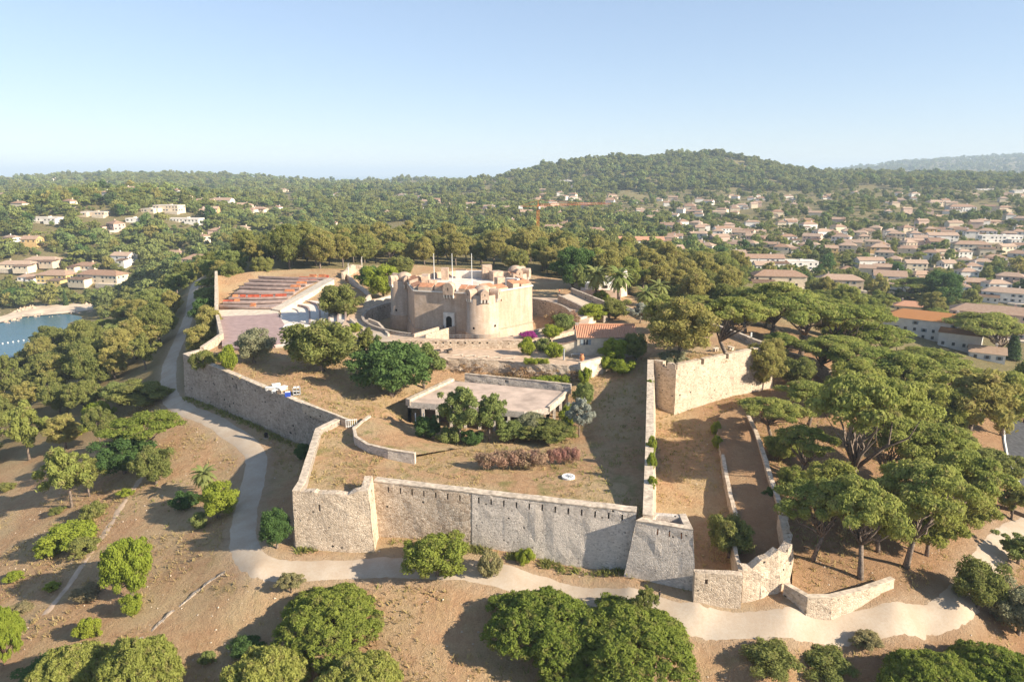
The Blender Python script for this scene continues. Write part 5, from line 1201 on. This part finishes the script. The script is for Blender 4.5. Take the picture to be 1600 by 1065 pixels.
# ------------------------------------------------------------------ houses
WIN = MB().box((0, 0, 0), (1.1, .12, 1.35)).mesh('window'); WIN.materials.append(M['glass'])
SHU = MB().box((-.85, -.02, -.03), (.55, .1, 1.42)).box((.85, -.02, -.03), (.55, .1, 1.42)).mesh('shutters'); SHU.materials.append(M['shutter'])
HOUSES = []; FRONT = []
def house(label, p, w, d, st, roof='hip', wall='wcream', rz=0.0, rmat='roof', windows=True, name='house', cat='house', arches=False, group=None):
    t = thing(name, label, cat, p, rz, group); h = 2.9*st+.3; KEEPOUT.append((p[0], p[1], max(w, d)*.56)); FRONT.append((p[0]*(1-(d*.5+5)/p[1]), p[1]-d*.5-5, 5.0)); HOUSES.append((t, p))
    MB().box((0, 0, -3), (w, d, h+3)).build('wall', M[wall], t)
    o = .55; rh = min(w, d)*.24
    X, Y = w/2+o, d/2+o
    if roof == 'gable': V = [(-X, -Y, h), (X, -Y, h), (X, Y, h), (-X, Y, h), (-X, 0, h+rh), (X, 0, h+rh)]; Fc = [(0, 1, 5, 4), (2, 3, 4, 5), (0, 3, 2, 1)]
    elif roof == 'hip': V = [(-X, -Y, h), (X, -Y, h), (X, Y, h), (-X, Y, h), (-X+Y*.95, 0, h+rh), (X-Y*.95, 0, h+rh)]; Fc = [(0, 1, 5, 4), (2, 3, 4, 5), (1, 2, 5), (3, 0, 4), (0, 3, 2, 1)]
    else: V = None
    if V:
        ro = MB().add(V, Fc).build('roof', M[rmat], t)
        if roof == 'gable':
            for s in (-1, 1): MB().add([(s*w/2, -d/2, h-.01), (s*w/2, d/2, h-.01), (s*w/2, 0, h+rh*.9)], [(0, 1, 2)]).build('gable', M[wall], t)
        cx = w*.25*(1 if random.random() < .5 else -1); MB().box((cx, d*.12, h+rh*.4), (.9, .7, rh*.6+1.0)).build('chimney', M[wall], ro)
    else:
        MB().box((0, 0, h), (w+.3, d+.3, .35)).build('roof', M['keep_floor'], t); MB().box((w*.1, 0, h+.35), (2.4, 2, 1.0)).build('roof_box', M[wall], t)
    if w > 15 and roof != 'flat' or (roof == 'flat' and w > 20):
        sgn = random.choice((-1, 1)); w2 = w*.42; d2 = d*.8; h2 = h-(2.9 if st > 1 else .7); ox, oy = sgn*w*.34, -d*.5-d2*.22
        MB().box((ox, oy, -3), (w2, d2, h2+3)).build('wing_wall', M[wall], t); X, Y = w2/2+.45, d2/2+.45
        if roof != 'flat': MB().add([(ox-X, oy-Y, h2), (ox+X, oy-Y, h2), (ox+X, oy+Y, h2+1.4), (ox-X, oy+Y, h2+1.4)], [(0, 1, 2, 3), (3, 2, 1, 0)]).build('wing_roof', M[rmat], t)
        else: MB().box((ox, oy, h2), (w2+.3, d2+.3, .3)).build('wing_roof', M['keep_floor'], t)
        MB().box((-ox*.9, -d*.5-2.2, -3), (w*.5, 4.4, 3.25)).build('terrace', M['pale'], t)
        for i in range(max(1, int(w2/3.5))): link('window', WIN, None, t, (ox-w2/2+w2*(i+.5)/max(1, int(w2/3.5)), oy-d2/2-.03, .95), 0)
    if windows:
        for face, L_, dd, rr in (('f', w, d, 0), ('r', d, w, math.pi/2), ('l', d, w, -math.pi/2)):
            n = max(1, int(L_/3.3))
            for fl in range(st):
                for i in range(n):
                    u = -L_/2+L_*(i+.5)/n; v = -dd/2-.03; ca, sa = math.cos(rr), math.sin(rr)
                    if random.random() < .3: continue
                    wo_ = link('window', WIN, None, t, (u*ca-v*sa, u*sa+v*ca, .95+2.9*fl), rr)
                    if random.random() < .5: link('shutters', SHU, None, wo_)
    return t
for (px, py, w, d, st, roof, wm, rz, rm, label) in [
 (1452,528,36,13,3,'hip','wwhite',-38,'roof_orange','long white building with a lichen-orange hipped roof among the umbrella pines'),
 (1545,522,36,13,4,'hip','wpink',-32,'roof','three-storey pink apartment block with white sunlit end wall'),
 (1570,470,26,11,2,'hip','wwhite',-35,'roof','white building with brown hipped roof behind the pink apartment block'),
 (1540,560,12,9,1,'gable','wwhite',-30,'roof','small white pavilion with large windows beside the cypress'),
 (1185,415,34,11,2,'gable','wwhite',-4,'roof','long white two-storey school block with tiled roof'),
 (1245,420,26,14,2,'flat','wwhite',-4,'roof','white flat-roofed annex in front of the school block'),
 (1215,446,28,12,2,'hip','wcream',-10,'roof','cream house row with wide tiled roof below the school'),
 (1310,450,26,12,2,'hip','wsand',-14,'roof','broad sand-coloured house with balconies right of the cream row'),
 (1388,443,20,14,2,'gable','wwhite',-22,'roof','white gabled house facing the sun in the middle of the town'),
 (1372,396,16,12,2,'hip','wochre',-14,'roof','ochre yellow square house among the town trees'),
 (1357,418,20,10,2,'gable','wwhite',0,'roof','white two-storey house with tiled gable below the ochre house'),
 (1515,397,28,11,3,'hip','wcream',-16,'roof','cream three-storey block with three rows of windows'),
 (1560,378,36,11,2,'flat','wwhite',-6,'roof','long white flat-roofed block at the right of the town'),
 (1470,377,26,11,2,'gable','wwhite',-10,'roof','white gabled terrace left of the long flat-roofed block'),
 (1000,386,38,12,2,'gable','wwhite',-3,'roof_house','long white building with terracotta roof behind the pine wood'),
 (930,370,20,12,2,'hip','wcream',-10,'roof','tower-like cream house above the pine wood'),
 (862,366,22,12,2,'hip','wwhite',-12,'roof','white house beside the foot of the crane'),
 (1420,485,15,10,1,'hip','wcream',-28,'roof_house','small house with bright orange roof left of the flat pine'),
 (1460,322,22,12,2,'hip','wcream',0,'roof','cream villa alone on the upper right slope'),
 (1500,330,34,14,2,'hip','wwhite',-6,'roof','large white villa with two wings on the upper right slope'),
 (1540,298,40,12,1,'flat','wwhite',-4,'roof','long modern white villa on the ridge at the right'),
 (1595,300,34,12,1,'flat','wwhite',-4,'roof','modern white villa cut by the right edge on the ridge'),
 (885,286,30,12,2,'flat','wwhite',0,'roof','white villa standing at the foot of the wooded hill'),
 (655,276,46,16,2,'hip','wcream',0,'roof','hilltop villa group on the skyline near the sea'),
 # left hill and shore
 (92,440,26,14,2,'hip','wgold',-8,'roof','golden yellow villa above the beach'),
 (163,440,36,13,2,'hip','wcream',-14,'roof','large cream villa with terraces above the beach'),
 (30,418,30,11,1,'hip','wcream',-4,'roof','long low villa at the far left above the bay'),
 (70,411,28,10,1,'hip','wsand',-6,'roof','low sand-coloured villa behind the golden one'),
 (137,420,18,10,1,'hip','wcream',-10,'roof','small cream pavilion behind the large cream villa'),
 (195,410,16,11,2,'gable','wwhite',-10,'roof','white gabled villa above the flowering hedge'),
 (316,416,24,13,2,'hip','wpink',-6,'roof','villa with broad pyramid roof beyond the theatre wall'),
 (412,382,34,13,1,'flat','wcream',0,'roof','white villa with a row of arches on the left hill'),
 (265,330,28,13,2,'flat','wcream',-8,'roof','square cream modern villa near the top of the left hill'),
 (235,331,14,10,1,'flat','wcream',-8,'roof','low wing left of the square modern villa'),
 (322,318,22,11,1,'gable','wcream',-8,'roof','cream cottage on the shoulder of the left hill, left of the white gable'),
 (350,320,24,12,2,'gable','wwhite',-8,'roof','bright white gabled villa on the shoulder of the left hill'),
 (378,324,26,12,1,'hip','wpink',-6,'roof','pinkish villa right of the bright white gable'),
 (405,330,20,10,1,'hip','wcream',-6,'roof','last villa at the right end of the left hill'),
 (290,346,34,10,1,'flat','wwhite',-4,'roof','long low house below the square modern villa'),
 (75,345,28,10,1,'flat','wwhite',-4,'roof','white single-storey house among flat pines at the far left'),
 (150,336,24,9,1,'flat','wsand',-4,'roof','low dark-fronted house in the middle of the left hill'),
 (210,346,12,9,1,'flat','wwhite',0,'roof','tiny white house half hidden in the left hill wood'),
 (100,302,24,9,1,'flat','wwhite',0,'roof','white house on the back crest of the left hill'),
 (380,361,12,9,1,'hip','wcream',0,'roof','small cream house above the arched villa'),
 (455,358,14,9,1,'hip','wwhite',0,'roof','small white house right of the left hill wood'),
 (515,352,16,9,1,'hip','wcream',0,'roof','cream house between the left hill and the pine wood'),
]:
    p = G(px, py)
    if p:
        FRONT.extend([(p[0]*(1-q/p[1]), p[1]-q, w*.42) for q in (w*.5+4, w*.9+12)]+([(p[0]*(1-q/p[1]), p[1]-q, w*.45) for q in range(30, 150, 14)] if p[1] < 400 else []))
        house(label, p, w, d, st, roof, wm, R(rz), rm, name='villa' if 'villa' in label else 'house', cat='villa' if 'villa' in label else ('building' if 'block' in label or 'building' in label else 'house'))
# arches of the villa on the left hill
for t_, p in HOUSES:
    if 'row of arches' in t_['label']:
        for i in range(5): MB().add([(-12+5*i+u, -6.54, v) for u, v in [(-1.5, .2), (1.5, .2), (1.5, 1.5)]+[(1.5*math.cos(R(q)), 1.5+1.2*math.sin(R(q))) for q in range(20, 180, 20)]+[(-1.5, 1.5)]], [tuple(range(12))]).build('arch', M['dark'], t_)
rnd = random.Random(11)
TOWN = []
def put_town(n, pxr, dr, far):
    k = 0; tries = 0
    while k < n and tries < n*40:
        tries += 1; px = rnd.uniform(*pxr); dist = math.sqrt(rnd.uniform(dr[0]**2, dr[1]**2)) if not far else rnd.uniform(*dr)
        x = (px-800)/FPX*dist; z = ground(x, dist)
        if z < -48.5: continue
        if any((x-a)**2+(dist-b)**2 < (c+8)**2 for a, b, c in KEEPOUT): continue
        if float(vnoise(x/70, dist/70, 21)) < .25: continue
        w = rnd.uniform(9, 17); d = rnd.uniform(7, 11); KEEPOUT.append((x, dist, w*.55)); TOWN.append((x, dist, z, w, d, far)); k += 1
put_town(135, (1040, 1640), (430, 790), False); put_town(95, (820, 1640), (790, 1250), False); put_town(26, (20, 470), (500, 880), False); put_town(24, (600, 900), (560, 1300), False); put_town(45, (0, 900), (850, 1700), True); put_town(40, (0, 1600), (1700, 2500), True)
BANDS = [(0, 520, 'nearest town row'), (520, 600, 'second town row'), (600, 690, 'third town row'), (690, 790, 'fourth town row'), (790, 920, 'fifth town row'), (920, 1080, 'sixth town row'), (1080, 1260, 'highest town row'), (1260, 9999, 'far wooded hills')]
WN = dict(wwhite='white', wcream='cream', wsand='sand-coloured', wpink='pinkish', wochre='ochre')
BANDS = [(lo, hi, bn, False) for lo, hi, bn in BANDS]+[(0, 640, 'lower left hill', True), (640, 1260, 'upper left hill', True)]
for lo, hi, bn, lh in BANDS:
    row = sorted([h for h in TOWN if lo <= h[1] < hi and lh == (h[0]/h[1] < -.24 and h[1] < 1260)], key=lambda h: h[0]/h[1])
    for i, (x, y, z, w, d, far) in enumerate(row):
        wm = rnd.choice(['wwhite']*8+['wcream']*4+['wsand']*2+['wpink']*2+['wochre']); rf = rnd.choice(['hip', 'hip', 'gable']); st = rnd.choice([1, 2, 2])
        lb = f"{WN[wm]} {'two-storey' if st == 2 else 'low'} {'gabled' if rf == 'gable' else 'hip-roofed'} house, {ordinal(i+1)} from the left in the {bn}"
        house(lb, (x, y, z), w, d, st, rf, wm, R(rnd.uniform(-40, 12)), 'roof', windows=y < 720, group='houses of the left hill' if lh else 'houses of the town' if not far else 'houses on the far hills', name='house' if not far else 'hill_villa')
# tower crane
cx, cy = (840-800)/FPX*560, 560.0; cz = ground(cx, cy); ztop = F(840, 322, 560)[2]
cr = thing('tower_crane', 'orange tower crane with a red horizontal jib beyond the pine wood', 'crane', (cx, cy, cz)); H = ztop-cz
mb = MB()
for sx in (-.8, .8):
    for sy in (-.8, .8): mb.tube([(sx, sy, 0), (sx, sy, H)], [.28, .28], 4)
for k in range(int(H/2)):
    s = 1 if k % 2 else -1; mb.tube([(-.8*s, -.8, 2*k), (.8*s, -.8, 2*k+2)], [.16, .16], 4); mb.tube([(.8, -.8*s, 2*k), (.8, .8*s, 2*k+2)], [.16, .16], 4)
mb.build('mast', M['crane'], cr)
mb = MB()
for z, y in ((0, -.6), (0, .6), (1.3, 0)): mb.tube([(0, y, H+z), (58, y-6, H+z+2.0)], [.24, .18], 4)
for k in range(28): mb.tube([(2*k, -.6-.2*k, H+.06*k), (2*k+1, -.2*k, H+1.3+.06*k), (2*k+2, -.6-.2*k, H+.06*k)], [.12]*3, 4)
mb.build('jib', M['crane_red'], cr)
mb = MB()
for y in (-.6, .6): mb.tube([(0, y, H), (-15, y+1.5, H-.4)], [.22, .2], 4)
mb.build('counter_jib', M['crane'], cr); MB().box((-14, 1.4, H-2.2), (3.4, 1.4, 2.2)).build('counterweight', M['white'], cr); MB().tube([(0, 0, H), (0, 0, H+5)], [.5, .15], 4).build('apex', M['crane'], cr); MB().tube([(0, 0, H+4.9), (-14, 1.4, H)], [.12, .12], 4).build('tie', M['crane'], cr); MB().tube([(0, 0, H+4.9), (38, -4, H+2.6)], [.12, .12], 4).build('tie', M['crane_red'], cr); MB().box((1.2, -1.2, H-2.2), (1.4, 1.4, 2)).build('cab', M['white'], cr)
for i in range(8):
    p = W(4+i*8.2, 537-i*1.3, -50); t = thing('mooring_buoy', f'white mooring buoy, {ordinal(i+1)} from the left of the row in the bay', 'buoy', (p[0], p[1], -50), 0, 'buoys in the bay'); MB().lathe((0, 0, 0), [(.05, -.3), (.36, -.06), (.45, .2), (.3, .5), (.05, .58)], 10).build('float', M['white'], t, True)
KEEPOUT += [(x, y, .5) for x, y in PATH]

# ------------------------------------------------------------------ woods: trees one can tell apart
def wood(n, pick, kinds, sizes, region, gap=.62, parts=True):
    got = []; tries = 0
    KO = np.array(KEEPOUT+FRONT); PL = np.array(PLACED); m_ = len(PL); PL = np.vstack([PL, np.zeros((n, 3))])
    while len(got) < n and tries < n*60:
        tries += 1; x, y = pick(); w = rnd.uniform(*sizes)
        if (((x-KO[:, 0])**2+(y-KO[:, 1])**2) < (KO[:, 2]+w*.42)**2).any(): continue
        if (((x-PL[:m_, 0])**2+(y-PL[:m_, 1])**2) < ((PL[:m_, 2]+w*.5)*gap)**2).any(): continue
        if _pin(x, y, FORT) or (y < 300 and polydist([x], [y], PATH, False)[0] < w*.5+1.5): continue
        z = ground(x, y)
        if z < -48.8: continue
        kd, leaf = rnd.choice(kinds); got.append((x, y, z, w, kd, leaf)); PLACED.append((x, y, w*.5)); PL[m_] = PLACED[-1]; m_ += 1
    got.sort(key=lambda g: g[0]/g[1])
    LN = dict(f_olivepine='olive-green', f_umb='green', f_alep='olive', f_oak='olive-green', f_fig='dark green', f_acacia='light green', f_grey='grey-green', f_lime='yellow-green', f_far='green', f_cyp='dark', f_bushpine='bright green')
    KN = dict(umbrella='umbrella pine', aleppo='billowing pine', oak='broad-leaved tree', airy='slender tree', cypress='cypress', far_umbrella='flat-topped pine', far_round='round tree', bush='shrub', tuftpine='bushy pine')
    for i, (x, y, z, w, kd, leaf) in enumerate(got):
        ratio = dict(umbrella=(.72, .95), aleppo=(.95, 1.35), oak=(.75, 1.0), airy=(1.1, 1.6), cypress=(3.0, 4.0), far_umbrella=(.62, .85), far_round=(.75, 1.2), bush=(.7, 1.0), tuftpine=(.8, 1))[kd]
        ww = w if kd != 'cypress' else w*.3
        plant(kd, (x, y, z), ww, (ww*rnd.uniform(*ratio)), f"{LN[leaf or MATS[kd][0]]} {KN[kd]}, {ordinal(i+1)} from the left in the {region}", leaf, group='trees of the '+region, parts=parts); PLACED.pop()
def pxd(p0, p1, d0, d1): return lambda: (lambda d: ((rnd.uniform(p0, p1)-800)/FPX*d, d))(rnd.uniform(d0, d1))
A_ = [('aleppo', None)]*5+[('umbrella', None), ('oak', None), ('aleppo', 'f_oak')]
wood(95, pxd(400, 900, 240, 390), A_, (9, 14.5), 'pine wood behind the keep', .58)
wood(90, pxd(860, 1260, 222, 390), A_+[('aleppo', 'f_umb')], (9, 14), 'wood right of the ruined tower', .58)
wood(62, pxd(1200, 1640, 165, 360), [('umbrella', None)]*3+[('aleppo', 'f_umb'), ('aleppo', None), ('oak', None)], (8, 14), 'pines of the right slope', .72)
def shore():
    return (rnd.uniform(-190, -62), rnd.uniform(150, 430))
wood(150, shore, [('aleppo', None)]*4+[('umbrella', None), ('oak', None), ('oak', 'f_acacia'), ('aleppo', 'f_oak'), ('airy', 'f_oak')], (7, 13), 'wood between path and bay', .6)
def edge_shore():
    q = G(rnd.uniform(-20, 150), rnd.uniform(540, 610)); return (q[0], q[1]) if q and q[2] > -49 else (0, 120)
wood(16, edge_shore, [('aleppo', None), ('oak', None), ('aleppo', 'f_oak')], (9, 14), 'tree edge above the bay water', .5)
MX = [('far_round', None)]*3+[('far_umbrella', 'f_umb')]*3+[('far_round', 'f_oak'), ('far_round', 'f_alep'), ('far_round', 'f_acacia'), ('far_round', 'f_fig')]
wood(150, pxd(-30, 480, 430, 620), MX+[('cypress', None)], (8, 14), 'lower left hill', .6, False)
wood(130, pxd(-30, 480, 620, 880), MX, (9, 15), 'upper left hill', .6, False)
wood(110, pxd(1050, 1640, 400, 620), MX+[('cypress', None)], (6, 13), 'gardens of the nearer town', .75, False)
# ------------------------------------------------------------------ far woodland that reads as one mass
pts = []; P_ = np.array([(x, y, c) for x, y, c in KEEPOUT+FRONT if y > 380]); PL = np.array([q for q in PLACED if q[1] > 380])
rg = np.random.default_rng(5)
def fill(n, p0, p1, d0, d1, s0, s1, pw=1.0, clr=.47):
    d = d0+(d1-d0)*rg.random(n)**pw; x = (p0+(p1-p0)*rg.random(n)-800)/FPX*d; w = s0+(s1-s0)*rg.random(n)
    z = ext_h(x, d); k = (z > -48.5) & ((vnoise(x/55, d/75, 61)+.35*vnoise(x/17, d/23, 62) > clr) if d1 < 2800 else True)
    for i in range(0, n, 4000):
        s = slice(i, i+4000); D = (x[s, None]-P_[None, :, 0])**2+(d[s, None]-P_[None, :, 1])**2; k[s] &= ~(D < (P_[None, :, 2]+w[s, None]*.42)**2).any(1)
        if d0 < 900:
            D = (x[s, None]-PL[None, :, 0])**2+(d[s, None]-PL[None, :, 1])**2; k[s] &= ~(D < ((PL[None, :, 2]+w[s, None]*.5)*.5)**2).any(1)
    # keep a little clear ground on the viewer's side of each house
    pts.extend(zip(x[k], d[k], z[k], w[k]))
fill(2600, -60, 520, 430, 950, 5, 12); fill(2300, 480, 1060, 390, 950, 6, 13); fill(1500, 1040, 1680, 400, 800, 4, 9)
fill(2500, -60, 860, 780, 1400, 6, 15); fill(1900, 840, 1680, 780, 1400, 5, 12); fill(9500, -60, 1700, 1350, 2750, 7, 21, 1, .40); fill(2500, 780, 1300, 1350, 2000, 9, 15); fill(3500, 1150, 1800, 2600, 6300, 18, 34)
P_ = np.array([(x, y, c) for x, y, c in KEEPOUT if y > 380]); PL = np.zeros((1, 3))
fill(2600, -60, 520, 420, 950, 2.5, 5); fill(2600, 1000, 1680, 400, 900, 2.5, 5); fill(1500, -40, 290, 425, 580, 2.5, 6, 1, 0)
pts = np.array(pts); me = bpy.data.meshes.new('woodland'); me.vertices.add(len(pts)); me.vertices.foreach_set('co', pts[:, :3].astype(np.float32).ravel())
KS = []; pc = bpy.data.collections.new('woodland_kinds')
for kd, leafs in (('far_umbrella', ['f_far', 'f_umb']), ('far_round', ['f_far', 'f_oak', 'f_far'])):
    for i in range(len(BASE[kd])):
        for lf in leafs[:2]:
            c, t, w0, h0 = BASE[kd][i]; o = bpy.data.objects.new(f'distant_tree_{len(KS):02d}', c); pc.objects.link(o); dress(o, lf); KS.append((w0, h0, kd))
n = len(pts); idx = np.where(rg.random(n) < .38, rg.integers(0, 6, n), rg.integers(6, len(KS), n)).astype(np.int32)
w0 = np.array([k[0] for k in KS])[idx]; h0 = np.array([k[1] for k in KS])[idx]
sx = pts[:, 3]/w0; hz = pts[:, 3]*np.where(idx < 6, .62+.2*rg.random(n), .7+.45*rg.random(n)); sc = np.c_[sx, sx, hz/h0].astype(np.float32)
me.attributes.new('size', 'FLOAT_VECTOR', 'POINT').data.foreach_set('vector', sc.ravel()); me.attributes.new('kind', 'INT', 'POINT').data.foreach_set('value', idx); me.attributes.new('turn', 'FLOAT', 'POINT').data.foreach_set('value', (rg.random(n)*6.28).astype(np.float32))
wd = link('far_woodland', me); wd['kind'] = 'stuff'; wd['label'] = 'mass of distant pines and oaks covering the hills and valley'; wd['category'] = 'woodland'
ng = bpy.data.node_groups.new('woodland', 'GeometryNodeTree'); ng.interface.new_socket('Geometry', in_out='INPUT', socket_type='NodeSocketGeometry'); ng.interface.new_socket('Geometry', in_out='OUTPUT', socket_type='NodeSocketGeometry')
gi = ng.nodes.new('NodeGroupInput'); go = ng.nodes.new('NodeGroupOutput'); ip = ng.nodes.new('GeometryNodeInstanceOnPoints'); ci = ng.nodes.new('GeometryNodeCollectionInfo'); ci.inputs[0].default_value = pc; ci.inputs[1].default_value = True; ci.inputs[2].default_value = True
def na(nm, ty): a = ng.nodes.new('GeometryNodeInputNamedAttribute'); a.data_type = ty; a.inputs[0].default_value = nm; return a.outputs[0]
cb = ng.nodes.new('ShaderNodeCombineXYZ'); lk = ng.links.new; lk(na('turn', 'FLOAT'), cb.inputs[2]); lk(gi.outputs[0], ip.inputs['Points']); lk(ci.outputs[0], ip.inputs['Instance']); ip.inputs['Pick Instance'].default_value = True
lk(na('kind', 'INT'), ip.inputs['Instance Index']); lk(cb.outputs[0], ip.inputs['Rotation']); lk(na('size', 'FLOAT_VECTOR'), ip.inputs['Scale']); lk(ip.outputs[0], go.inputs[0])
md = wd.modifiers.new('woodland', 'NODES'); md.node_group = ng

# ------------------------------------------------------------------ dry grass, stones and scrub on the bare ground
def scatter(n, xr, yr, ok):
    x = rg.uniform(*xr, n); y = rg.uniform(*yr, n); ins_ = inpoly(x, y, FORT); z = np.where(ins_, int_h(x, y), ext_h(x, y)); k = ok(x, y, z, ins_); return x[k], y[k], z[k]
def clear(x, y): return polydist(x, y, PATH, False) > 3.4
def blades(name, x, y, z, size, k, spread, mat, label):
    n = len(x); V = []
    P = np.repeat(np.c_[x, y, z-.03], k, 0); m_ = len(P); s = np.repeat(size, k)[:, None]*(.6+.8*rg.random((m_, 1)))
    a = rg.random(m_)*6.28; lean = rg.normal(size=(m_, 2))*spread; b = np.c_[np.cos(a), np.sin(a), np.zeros(m_)]; off = np.c_[rg.normal(size=(m_, 2))*s*.5, np.zeros(m_)]
    tip = P+off+np.c_[lean*s, s[:, 0]]
    V = np.stack([P+off-b*s*.22, P+off+b*s*.22, tip], 1); o = link(name, tri_mesh(name, V.reshape(-1, 3)), M[mat]); o['kind'] = 'stuff'; o['label'] = label; o['category'] = 'grass'
x, y, z = scatter(34000, (-110, 90), (52, 175), lambda x, y, z, i: clear(x, y) & (fbm(x/7, y/7, 31) > -.02) & ~inpoly(x, y, court) & ~inpoly(x, y, platform) & ~inpoly(x, y, rp))
blades('dry_grass', x, y, z, .2+.35*rg.random(len(x))**2, 5, .6, 'f_straw', 'short straw-coloured dry grass on the slopes and lawn')
x, y, z = scatter(9000, (-80, 90), (52, 175), lambda x, y, z, i: clear(x, y) & (fbm(x/11, y/11, 47) > .08) & ~inpoly(x, y, court) & ~inpoly(x, y, platform) & ~inpoly(x, y, rp))
blades('green_tufts', x, y, z, .2+.3*rg.random(len(x)), 4, .5, 'f_oak', 'sparse green weeds in the dry grass')
x, y, z = scatter(5200, (-110, 100), (50, 150), lambda x, y, z, i: ~i & clear(x, y)); n = len(x); s = (.05+.16*rg.random(n)**3)[:, None, None]
oc = np.array([(1, 0, 0), (0, 1, 0), (-1, 0, 0), (0, -1, 0), (0, 0, .7)]); Vv = np.c_[x, y, z][:, None, :]+oc[None]*s*(.7+.6*rg.random((n, 5, 1)))
tri = [(0, 1, 4), (1, 2, 4), (2, 3, 4), (3, 0, 4)]
V = np.concatenate([Vv[:, list(t_), :] for t_ in tri], 1).reshape(-1, 3); o = link('loose_stones', tri_mesh('loose_stones', V), M['coping']); o['kind'] = 'stuff'; o['label'] = 'small loose stones scattered on the bare earth'; o['category'] = 'stones'
q = [(bch[i][0]+(bch[i+1][0]-bch[i][0])*rg.random()+rg.normal()*2.5, bch[i][1]+(bch[i+1][1]-bch[i][1])*rg.random()+rg.normal()*1.5) for i in rg.integers(0, len(bch)-1, 260)]
x, y = np.array(q).T; z = np.maximum(ext_h(x, y), -50.1)+.2; n = len(x); s = (.4+1.3*rg.random(n)**2)[:, None, None]; Vv = np.c_[x, y, z][:, None, :]+oc[None]*s*(.6+.8*rg.random((n, 5, 1)))
o = link('shore_rocks', tri_mesh('shore_rocks', np.concatenate([Vv[:, list(t_), :] for t_ in tri], 1).reshape(-1, 3)), M['pave']); o['kind'] = 'stuff'; o['label'] = 'pale rocks strewn along the beach'; o['category'] = 'rocks'
x = []; y = []
for ka, kb, nn_ in (('i', 'j', 220), ('j', 'k', 700), ('e', 'f', 420)):
    a, b = PT[ka], PT[kb]; u = rg.random(nn_); nv = nrm(a, b); o_ = .75+1.3*rg.random(nn_)**2; x += list(a[0]+(b[0]-a[0])*u+nv[0]*o_); y += list(a[1]+(b[1]-a[1])*u+nv[1]*o_)
x = np.array(x); y = np.array(y); k = fbm(x/3, y/3, 71) > -.06; x = x[k]; y = y[k]; blades('wall_foot_weeds', x, y, ext_h(x, y), .25+.45*rg.random(len(x)), 6, .6, 'f_oak', 'green weeds along the foot of the fort walls')
# scrub clinging to the terrace wall, hanging weeds
cl = []
for i in range(90):
    t_ = rg.random(); k = rg.integers(1, 3); a, b = court[k], court[k+1]; x = a[0]+(b[0]-a[0])*t_; y = a[1]+(b[1]-a[1])*t_-.3-1.1*rg.random(); zz = -5.4+2.4*rg.random()*(1-.0); cl.append(((x, y-.2*(-2-zz), zz), (.5+.4*rg.random(),)*2+(.35,)))
o = link('wall_scrub', leaves('wall_scrub', cl, 26, .22, rg, .4, .8), M['f_red']); o['kind'] = 'stuff'; o['label'] = 'dry scrub growing over the court retaining wall'; o['category'] = 'scrub'
cl = [((W(px, py, -1.5)[0]+rg.normal()*1.0, W(px, py, -1.5)[1]+rg.normal()*.4, -4.5+3.5*rg.random()), (.9, .6, .8)) for px, py in [(862,490),(875,488),(885,490),(895,492),(870,496),(880,498),(890,498)] for _ in range(7)]
o = link('bank_scrub', leaves('bank_scrub', cl, 40, .28, rg, .3, .8), M['f_red']); o['kind'] = 'stuff'; o['label'] = 'reddish dead scrub on the bank under the keep ramp'; o['category'] = 'scrub'
# ------------------------------------------------------------------ the air
hz = link('haze', MB().box((0, 20000, -120), (130000, 52000, 330)).mesh('haze')); hz['kind'] = 'stuff'
mt = bpy.data.materials.new('thin_haze'); mt.use_nodes = True; mt.node_tree.nodes.clear(); v = mt.node_tree.nodes.new('ShaderNodeVolumePrincipled'); oo = mt.node_tree.nodes.new('ShaderNodeOutputMaterial'); mt.node_tree.links.new(v.outputs[0], oo.inputs['Volume'])
v.inputs['Color'].default_value = (.70, .85, 1.0, 1); v.inputs['Density'].default_value = 1.25e-4; v.inputs['Anisotropy'].default_value = 0.0
hz.data.materials.append(mt)
